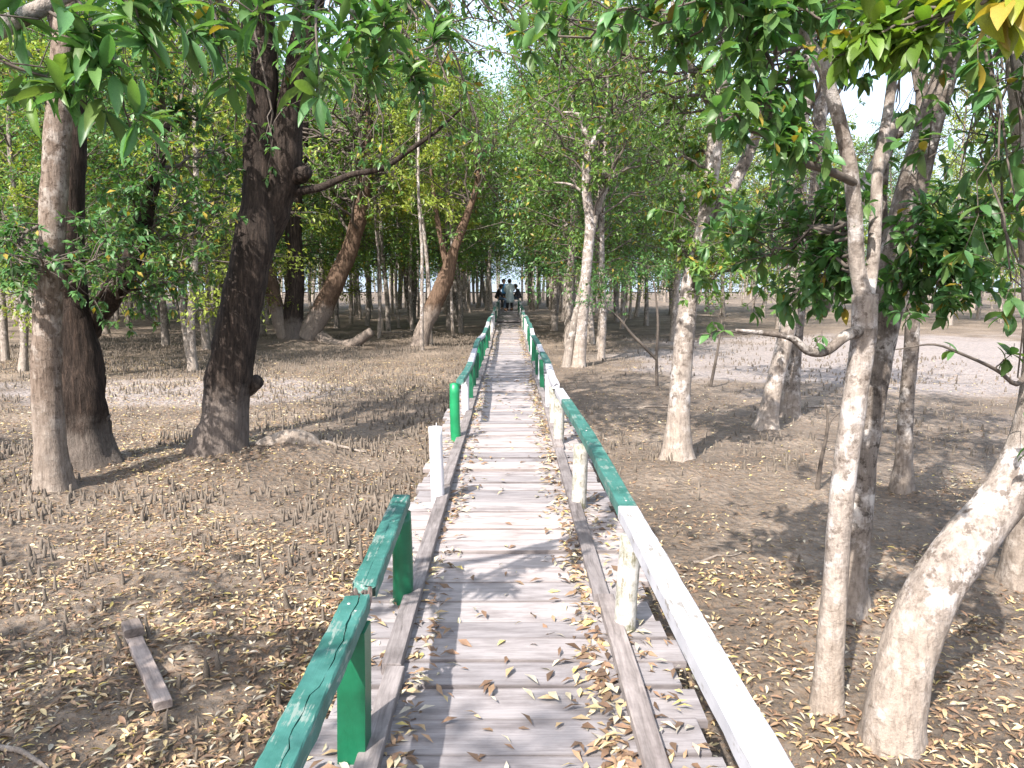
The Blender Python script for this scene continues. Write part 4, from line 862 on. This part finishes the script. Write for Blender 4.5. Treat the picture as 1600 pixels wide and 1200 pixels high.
# ================================================================== BREATHING ROOTS
def root_mesh(seed, sides=7, rings=5):
    r = np.random.default_rng(seed); t = np.linspace(0, 1, rings); p = np.stack([.10 * np.sin(t * 3 + seed) * t, .10 * np.cos(t * 2.3 + seed) * t, t * 1.12 - .12], 1)
    V, F = tube(p, (.17 * (1 - t) ** .7 + .055) * (1 + r.normal(0, .10, rings)), sides, .25, seed, None, True, 5); mb = MB(); mb.add(V, F); return mb.mesh('breathing_root', [M['root']])
RM = [root_mesh(k) for k in range(10)]
rt = np.random.default_rng(99)
def clear(x, y): return (np.abs(x) > .92)
def root_field(n, xr, yr, dens):
    x = rt.uniform(*xr, n); y = rt.uniform(*yr, n) if not callable(yr) else yr(n)
    keep = clear(x, y) & (rt.random(n) < dens(x, y)); return x[keep], y[keep]
def rdens(x, y):
    m = np.clip(.46 + .9 * n2(x, y, .42, 21) + 1.1 * n2(x, y, 1.6, 22), 0.02, 1)
    return m * np.where(x < 0, 1.0, np.where(y < 8, .06, .3)) * np.where(y < 5.2, .42, 1)
x1_, y1_ = root_field(9000, (-7.5, 3.5), (3.2, 10.5), rdens)
dist = np.hypot(x1_, y1_) + np.where((np.abs(x1_) / y1_ > .66), 30, 0); sel = np.argsort(dist)[:300]; restm = np.ones(len(x1_), bool); restm[sel] = False
for k in sel:
    x, y = x1_[k], y1_[k]; h = rt.uniform(.035, .115) * (1.6 if rt.random() < .12 else 1)
    o = link('breathing_root', RM[rt.integers(10)], None, (x, y, gz1(x, y) - .005), 'small upright breathing root poking out of the mud beside the walk', 'breathing root', 'breathing roots by the walk')
    w = h * rt.uniform(.25, .55) + .028; o.scale = (w, w, h); o.rotation_euler = (rt.normal(0, .12), rt.normal(0, .12), rt.uniform(0, 6.28))
rb = MB(); xf, yf = x1_[restm], y1_[restm]
xa, ya = root_field(42000, (-17, 12), lambda n: 6 + 24 * rt.random(n) ** 1.0, rdens)
ok = (np.abs(xa) < .75 * ya) & ((ya > 9) | (np.abs(xa) > 6) ); xf = np.concatenate([xf, xa[ok]]); yf = np.concatenate([yf, ya[ok]]); zf = gz(xf, yf); n = len(xf)
h = rt.uniform(.03, .11, n); w = h * rt.uniform(.06, .12, n) + .008; tz = np.array([-.1, .5, .85]); tr = np.array([1.3, .85, .5]); S = 5; ang = np.arange(S) * 2 * math.pi / S
lx, ly = rt.normal(0, .12, n), rt.normal(0, .12, n)
ring = np.stack([np.stack([np.cos(ang) * tr[k], np.sin(ang) * tr[k], np.full(S, tz[k])], 1) for k in range(3)] + [np.array([[0, 0, 1.0]])] if False else [np.stack([np.cos(ang) * tr[k], np.sin(ang) * tr[k], np.full(S, tz[k])], 1) for k in range(3)]).reshape(-1, 3)
ring = np.concatenate([ring, [[0, 0, 1.]]]); K = len(ring)
V = np.zeros((n, K, 3)); V[:, :, 0] = xf[:, None] + ring[None, :, 0] * w[:, None] + lx[:, None] * ring[None, :, 2] * h[:, None]; V[:, :, 1] = yf[:, None] + ring[None, :, 1] * w[:, None] + ly[:, None] * ring[None, :, 2] * h[:, None]; V[:, :, 2] = zf[:, None] + ring[None, :, 2] * h[:, None]
j = np.arange(S); j2 = (j + 1) % S; F4 = np.concatenate([np.stack([k * S + j, k * S + j2, (k + 1) * S + j2, (k + 1) * S + j], 1) for k in range(2)]); F3 = np.stack([2 * S + j, 2 * S + j2, np.full(S, 3 * S)], 1); off = (np.arange(n) * K)[:, None, None]
rb.add(V.reshape(-1, 3), [(F4[None] + off).reshape(-1, 4), (F3[None] + off).reshape(-1, 3)])
link('root_field', rb.mesh('root_field', [M['root']]), kind='stuff', label='countless breathing roots bristling from the forest mud')

# ================================================================== FALLEN LEAVES
lr_ = np.random.default_rng(123)
def litter_cloud(x, y, z, n, tilt=.35, size=(.025, .068), kind='mid'):
    a = lr_.uniform(0, 2 * math.pi, n); d = np.stack([np.cos(a), np.sin(a), lr_.normal(0, tilt * .5, n)], 1); up = norm(np.array([0, 0, 1.]) + lr_.normal(0, tilt, (n, 3)))
    L = lr_.uniform(*size, n); return np.stack([x, y, z], 1), d, up, L, L * lr_.uniform(.22, .38, n), litter_col(n, lr_)
n = 230000; y = 1.2 + 20 * lr_.random(n) ** 1.5; x = lr_.uniform(-1, 1, n) * (.74 * y + .4)
dn = np.clip(np.where(x < 0, .56, .40) + .9 * n2(x, y, .55, 31) + .8 * n2(x, y, 1.9, 32) + .4 * n2(x, y, 5, 33), .05, 1) * np.where(x > 0, np.where(y > 9, .25, np.where(y < 4.5, .33, .6)), np.where(y < 4.5, .75, 1.0))
k_ = (np.abs(x) > .78) & (np.abs(x) < .72 * y + .3) & (lr_.random(n) < dn); x, y = x[k_], y[k_]
gm_ = MB(); q = litter_cloud(x, y, gz(x, y) + lr_.uniform(.004, .018, len(x)), len(x)); nr = y < 6.2; leaves(gm_, *(v_[nr] for v_ in q), 'near'); leaves(gm_, *(v_[~nr] for v_ in q), 'mid')
n = 120000; y = 1.2 + 17 * lr_.random(n) ** 1.6; x = lr_.uniform(-1, 1, n) * (.74 * y + .4); dn = np.clip(.45 + .8 * n2(x, y, .7, 35) + .6 * n2(x, y, 2.4, 36), .08, 1) * np.where(x > 0, .6, 1.0)
k_ = (np.abs(x) > .78) & (lr_.random(n) < dn); x, y = x[k_], y[k_]; q = litter_cloud(x, y, gz(x, y) + lr_.uniform(.002, .010, len(x)), len(x), .5, (.014, .036)); leaves(gm_, *q[:5], q[5] * .85, 'far')
link('leaf_litter', gm_.mesh('leaf_litter', [M['litter']]), kind='stuff', label='yellow and brown fallen leaves strewn over the mud')
# on the deck: drifted along the battens and into the joints
n = 6800; y = 1.9 + 26 * lr_.random(n) ** 1.6; pick = lr_.random(n)
x = np.where(pick < .42, .43 - np.abs(lr_.normal(0, .07, n)), np.where(pick < .62, -.43 + np.abs(lr_.normal(0, .06, n)), np.where(pick < .72, lr_.uniform(-.42, .42, n), np.where(pick < .87, lr_.uniform(.54, .72, n), -lr_.uniform(.54, .72, n)))))
dn = np.clip(.42 + .9 * n2(x, y, .8, 41) + .4 * n2(x, y, 3, 42), .04, 1); 
dn = np.where((y > 4.2) & (y < 9.5) & (np.abs(x) < .45), np.clip(dn + .25, 0, 1), dn)
k_ = lr_.random(n) < dn; x, y = x[k_], y[k_]
z = np.array([deckz(b) for b in y]) + np.where(np.abs(x) < .44, lr_.uniform(.006, .022, len(x)), lr_.uniform(.006, .028, len(x)))
q = litter_cloud(x, y, z, len(x), .30, (.04, .095)); order = np.argsort(y); near = order[:300]; far = order[300:]
for k in near:
    pos, d, up, L, W, c = (q[m][k] for m in range(6)); d = norm(d); sd = norm(np.cross(d, up)); nn = np.cross(sd, d)
    o = link('fallen_leaf', leaf_mesh(c, 'litter'), None, None, 'dry fallen leaf lying on the near boardwalk planks', 'leaf', 'fallen leaves on the near planks')
    o.matrix_world = Matrix(((sd[0] * W, d[0] * L, nn[0] * L, pos[0]), (sd[1] * W, d[1] * L, nn[1] * L, pos[1]), (sd[2] * W, d[2] * L, nn[2] * L, pos[2]), (0, 0, 0, 1)))
dm = MB(); leaves(dm, *(m[far] for m in q), 'mid'); link('deck_leaf_litter', dm.mesh('deck_leaf_litter', [M['litter']]), kind='stuff', label='drifts of dry leaves along the battens further down the boardwalk')
# dead sticks on the mud
st_ = random.Random(4)
for k, (px, py, ln, az, r0) in enumerate(((540, 709, .55, .1, .028), (1010, 640, 1.0, .3, .02), (640, 520, 2.2, .1, .05), (45, 1185, .5, -.5, .016), (1120, 880, .45, .4, .014), (1330, 640, 1.6, .2, .02), (480, 470, 3, .2, .06))):
    g = G(px, py); d = np.array([math.cos(az), math.sin(az), 0]) * ln / 2; pts = []
    for t_ in np.linspace(-1, 1, 7): c = g + d * t_; pts.append([c[0] + st_.uniform(-.03, .03) * ln, c[1] + st_.uniform(-.03, .03) * ln, gz1(c[0], c[1]) + r0 * .6])
    V, F = tube(np.array(pts), np.linspace(r0, r0 * .4, 7), 7, .2, k); mb = MB(); mb.add(V - np.array(pts[3]), F)
    link('fallen_stick', mb.mesh('fallen_stick', [M['mottle' if k != 0 else 'pale']]), None, tuple(pts[3]), ('pale short stick lying by the mound of the dark leaning trunk', 'dead stick lying on shaded mud right of the green rail', 'long fallen branch on the mud before the left wood', 'reddish thin twig in the bottom left corner', 'short twig among leaves right of the white rail', 'long thin stick on the open mud behind the slender tree', 'fallen pole lying deep in the left wood')[k], 'stick')

# ================================================================== PEOPLE far down the walk
def skin(name, nodes, edges, m, parent, sub=2, loc=(0, 0, 0)):
    """one continuous surface grown round a skeleton: nodes = {key: (point, radius)}"""
    keys = list(nodes); me = bpy.data.meshes.new(name); ix = {k: i for i, k in enumerate(keys)}
    me.from_pydata([tuple(nodes[k][0]) for k in keys], [(ix[a], ix[b]) for a, b in edges], []); me.materials.append(m)
    o = link(name, me, parent, loc); md = o.modifiers.new('skin', 'SKIN'); md.use_smooth_shade = True
    sv = me.skin_vertices[0].data if me.skin_vertices else None
    if sv is None:
        import bmesh
        bm = bmesh.new(); bm.from_mesh(me); bm.verts.layers.skin.verify(); bm.to_mesh(me); bm.free(); sv = me.skin_vertices[0].data
    seen = set(); adj = {k: [] for k in keys}
    for a, b in edges: adj[a].append(b); adj[b].append(a)
    for k in keys:
        r = nodes[k][1]; sv[ix[k]].radius = (r, r) if not isinstance(r, tuple) else r; sv[ix[k]].use_root = False
        if k not in seen:
            sv[ix[k]].use_root = True; st2 = [k]
            while st2:
                q = st2.pop()
                if q in seen: continue
                seen.add(q); st2 += adj[q]
    ms = o.modifiers.new('subdivision', 'SUBSURF'); ms.levels = sub; ms.render_levels = sub
    return o
for k, c in dict(skin_tone=(.28, .16, .10), hair=(.012, .010, .009), black_cloth=(.014, .014, .018), denim=(.045, .075, .12), pale_blue_cloth=(.50, .60, .63), blue_cloth=(.06, .20, .38), dark_trousers=(.03, .028, .03), shoe_leather=(.03, .022, .018), eye=(.6, .6, .6), bag_cloth=(.02, .02, .03)).items(): M[k] = mat_plain(k, c, .75 if k != 'hair' else .4, 30, .2)
def person(label, base, J, face, top, legs, topmat, legmat, group, gown=None, bag=False):
    """J: joints in metres from `base`; face: direction the face looks"""
    root = thing('person', label, 'person', base, group); J = {k: np.array(v, float) for k, v in J.items()}; f = norm(np.array(face, float)); side = norm(np.cross(f, [0, 0, 1.])); up = np.cross(side, f)
    hc = J['head']; N = {}; E = []
    N['pelvis'] = (J['pelvis'], .085); N['spine'] = ((J['pelvis'] + J['chest']) / 2, .088); N['chest'] = (J['chest'], .092); N['neck'] = (J['chest'] * .35 + hc * .65 - up * .06, .054)
    N['jaw'] = (hc - up * .05 + f * .012, .062); N['skull'] = (hc + up * .03, .085); N['top'] = (hc + up * .09, .055); N['nose'] = (hc + f * .085 - up * .02, .014); N['brow'] = (hc + f * .05, .04)
    E += [('pelvis', 'spine'), ('spine', 'chest'), ('chest', 'neck'), ('neck', 'jaw'), ('jaw', 'skull'), ('skull', 'top'), ('skull', 'brow'), ('brow', 'nose')]
    for s_ in 'LR':
        for a, r in (('sh', .052), ('el', .046), ('wr', .030)): N[a + s_] = (J[a + s_], r)
        w, e = J['wr' + s_], J['el' + s_]; d = norm(w - e); N['pa' + s_] = (w + d * .07, (.020, .036)); E += [('chest', 'sh' + s_), ('sh' + s_, 'el' + s_), ('el' + s_, 'wr' + s_), ('wr' + s_, 'pa' + s_)]
        sd = norm(np.cross(d, [0.1, .9, .3])); cur = norm(np.cross(sd, d))
        for q, (o_, ln) in enumerate(((-.026, .062), (-.009, .075), (.009, .070), (.026, .055))):
            a0 = w + d * .075 + sd * o_; N[f'f{q}a{s_}'] = (a0, .0095); N[f'f{q}b{s_}'] = (a0 + d * ln * .5 + cur * .006, .009); N[f'f{q}c{s_}'] = (a0 + d * ln * .85 + cur * .025, .008); E += [(f'f{q}a{s_}', f'f{q}b{s_}'), (f'f{q}b{s_}', f'f{q}c{s_}')]
        a0 = w + d * .035 - sd * .022; N['ta' + s_] = (a0, .011); N['tb' + s_] = (a0 + d * .03 - sd * .026, .0105); N['tc' + s_] = (a0 + d * .055 - sd * .030 + cur * .008, .009); E += [('ta' + s_, 'tb' + s_), ('tb' + s_, 'tc' + s_)]
        for a, r in (('hip', .060), ('kn', .050), ('an', .038), ('toe', .034)): N[a + s_] = (J[a + s_], r)
        E += [('pelvis', 'hip' + s_), ('hip' + s_, 'kn' + s_), ('kn' + s_, 'an' + s_), ('an' + s_, 'toe' + s_)]
    body = skin('body', N, E, M['skin_tone'], root)
    for e_ in (-1, 1):
        V, F = tube(np.array([hc + f * .075 + side * .03 * e_ + up * .008, hc + f * .083 + side * .03 * e_ + up * .008]), [.012, .009], 8); mb = MB(); mb.add(V, F); link('eye', mb.mesh('eye', [M['eye']]), body)
        skin('ear', {'a': (hc + side * .082 * e_ - up * .02, (.010, .018)), 'b': (hc + side * .086 * e_ + up * .022, (.010, .022))}, [('a', 'b')], M['skin_tone'], body, 1)
    nu, nv = 20, 14; hv_ = []; hf = []   # hair: a shell over the top, sides and back of the skull
    for a in range(nv + 1):
        ph = math.pi * a / nv
        for q in range(nu):
            th = 2 * math.pi * q / nu; dv = np.array([math.cos(th) * math.sin(ph), math.sin(th) * math.sin(ph), math.cos(ph)])
            hv_.append(hc + up * .028 - f * .012 + (side * dv[0] * .094 + f * dv[1] * .108 + up * dv[2] * .112) * (1 + .04 * math.sin(th * 9) * math.sin(ph)))
    for a in range(nv):
        pm_ = math.pi * (a + .5) / nv
        for q in range(nu):
            tm_ = 2 * math.pi * (q + .5) / nu; fy = math.sin(tm_) * math.sin(pm_); uz = math.cos(pm_)
            if (fy > .30 and uz < .50) or uz < -.72 or (fy > -.1 and uz < -.25): continue
            hf.append((a * nu + q, a * nu + (q + 1) % nu, (a + 1) * nu + (q + 1) % nu, (a + 1) * nu + q))
    ho_ = link('hair', np_mesh('hair', hv_, [np.array(hf)], [M['hair']]), root); sm_ = ho_.modifiers.new('thick', 'SOLIDIFY'); sm_.thickness = .012
    tn = {'hem': (J['pelvis'] + [0, 0, -.05], .125), 'pelvis': (J['pelvis'] + [0, 0, .04], .138), 'spine': (N['spine'][0], .130), 'chest': (J['chest'], .138), 'yoke': (J['chest'] * .55 + N['neck'][0] * .45, .095), 'collar': (N['neck'][0] - [0, 0, .03], .060)}; te = [('hem', 'pelvis'), ('pelvis', 'spine'), ('spine', 'chest'), ('chest', 'yoke'), ('yoke', 'collar')]
    for s_ in 'LR':
        tn['sh' + s_] = (J['sh' + s_], .078); tn['el' + s_] = (J['el' + s_], .066); tn['cu' + s_] = (J['el' + s_] * .3 + J['wr' + s_] * .7, .054); te += [('chest', 'sh' + s_), ('sh' + s_, 'el' + s_), ('el' + s_, 'cu' + s_)]
    skin(top, tn, te, M[topmat], root)
    ln = {'waist': (J['pelvis'] * .75 + J['chest'] * .25, .115), 'pelvis': (J['pelvis'], .122)}; le = [('waist', 'pelvis')]
    for s_ in 'LR':
        ln['th' + s_] = (J['hip' + s_] * .62 + J['kn' + s_] * .38, .098); ln['kn' + s_] = (J['kn' + s_], .080); ln['cf' + s_] = (J['kn' + s_] * .12 + J['an' + s_] * .88, .068); le += [('pelvis', 'th' + s_), ('th' + s_, 'kn' + s_), ('kn' + s_, 'cf' + s_)]
        skin('shoe', {'a': (J['an' + s_] - [0, 0, .02], .045), 'b': (J['toe' + s_], (.042, .030))}, [('a', 'b')], M['shoe_leather'], root, 1)
    skin(legs, ln, le, M[legmat], root)
    if gown:   # long loose shirt hanging to below the knee
        n = 16; V = []; rr = np.random.default_rng(5); prof = [(1.41, .062, .058), (1.37, .11, .08), (1.30, .165, .11), (1.15, .185, .150), (.95, .180, .155), (.75, .205, .165), (.55, .225, .18), (gown, .24, .19)]
        for (z, a, b) in prof:
            for q in range(n): th = 2 * math.pi * q / n; fold = 1 + (.06 * math.cos(5 * th + z) if z < .8 else 0); V.append((J['pelvis'][0] + a * math.cos(th) * fold, J['pelvis'][1] + b * math.sin(th) * fold, z))
        F = [(k * n + q, k * n + (q + 1) % n, (k + 1) * n + (q + 1) % n, (k + 1) * n + q) for k in range(len(prof) - 1) for q in range(n)]
        o = link('long_shirt_skirt', np_mesh('gown', V, [np.array(F)], [M[topmat]]), root); md = o.modifiers.new('s', 'SOLIDIFY'); md.thickness = .008
    return root
PY = 39.6; dz = deckz(PY) + .005
stand = dict(pelvis=(0, 0, .88), chest=(0, .01, 1.22), head=(0, .0, 1.49), shL=(-.165, 0, 1.30), elL=(-.23, .03, 1.05), wrL=(-.17, .16, .92), shR=(.165, 0, 1.30), elR=(.23, .05, 1.06), wrR=(.12, .20, 1.02), hipL=(-.09, 0, .84), knL=(-.10, .01, .46), anL=(-.10, -.01, .08), toeL=(-.12, .13, .035), hipR=(.09, 0, .84), knR=(.10, .01, .46), anR=(.10, -.01, .08), toeR=(.12, .13, .035))
person('person in long pale blue shirt standing with their back turned', (.04, PY, dz), stand, (.1, 1, -.15), 'long_shirt', 'trousers', 'pale_blue_cloth', 'dark_trousers', 'people on the far boardwalk', .42)
st2 = dict(stand); st2 = {k: (v[0], -v[1], v[2]) for k, v in st2.items()}
person('person in blue shirt standing behind the one in the long shirt', (-.26, PY + 1.3, dz), st2, (.6, -1, -.1), 'shirt', 'trousers', 'blue_cloth', 'dark_trousers', 'people on the far boardwalk')
sit = dict(pelvis=(0, 0, .68), chest=(.10, 0, .98), head=(.22, 0, 1.23), shL=(.10, .17, 1.07), elL=(.20, .24, .84), wrL=(.36, .16, .72), shR=(.10, -.17, 1.07), elR=(.20, -.24, .84), wrR=(.36, -.14, .72), hipL=(.05, .09, .66), knL=(.42, .13, .64), anL=(.36, .12, .08), toeL=(.49, .13, .035), hipR=(.05, -.09, .66), knR=(.42, -.13, .62), anR=(.40, -.13, .08), toeR=(.53, -.14, .035))
person('person in black top and jeans sitting on the left rail', (-.60, PY - .5, dz), sit, (1, -.15, -.4), 'shirt', 'jeans', 'black_cloth', 'denim', 'people on the far boardwalk')
sit2 = {k: (-v[0], v[1], v[2]) for k, v in sit.items()}
person('person in black clothes sitting hunched on the right rail', (.56, PY + .4, dz), sit2, (-1, -.2, -.3), 'shirt', 'jeans', 'black_cloth', 'denim', 'people on the far boardwalk')
bg = thing('backpack', 'black backpack hanging at the right rail beside the seated person', 'bag', (.50, PY - .15, dz + .62))
skin('bag_body', {'a': ((0, 0, 0), (.15, .11)), 'b': ((0, 0, .22), (.14, .10)), 'c': ((0, 0, .36), (.09, .07))}, [('a', 'b'), ('b', 'c')], M['bag_cloth'], bg); skin('pocket', {'a': ((0, -.10, .02), (.10, .05)), 'b': ((0, -.10, .16), (.09, .04))}, [('a', 'b')], M['bag_cloth'], bg, 1)

# river beyond the wood on the right
wm, wn_, wl_, wb_ = mat('river_water'); wb_.inputs['Base Color'].default_value = (.16, .15, .13, 1); wb_.inputs['Roughness'].default_value = .12
wnz = noise(wn_, wl_, geo(wn_, 'World'), .8, 3, .5, (1, .4, 1)); wl_.new(bump(wn_, wl_, wnz.outputs[0], .25, .05), wb_.inputs['Normal'])
link('river', np_mesh('river', [(-5800, 128, .16), (5800, 128, .16), (5800, 5900, .16), (-5800, 5900, .16)], [np.array([(0, 1, 2, 3)])], [wm]), kind='structure', label='pale river glinting beyond the trees')
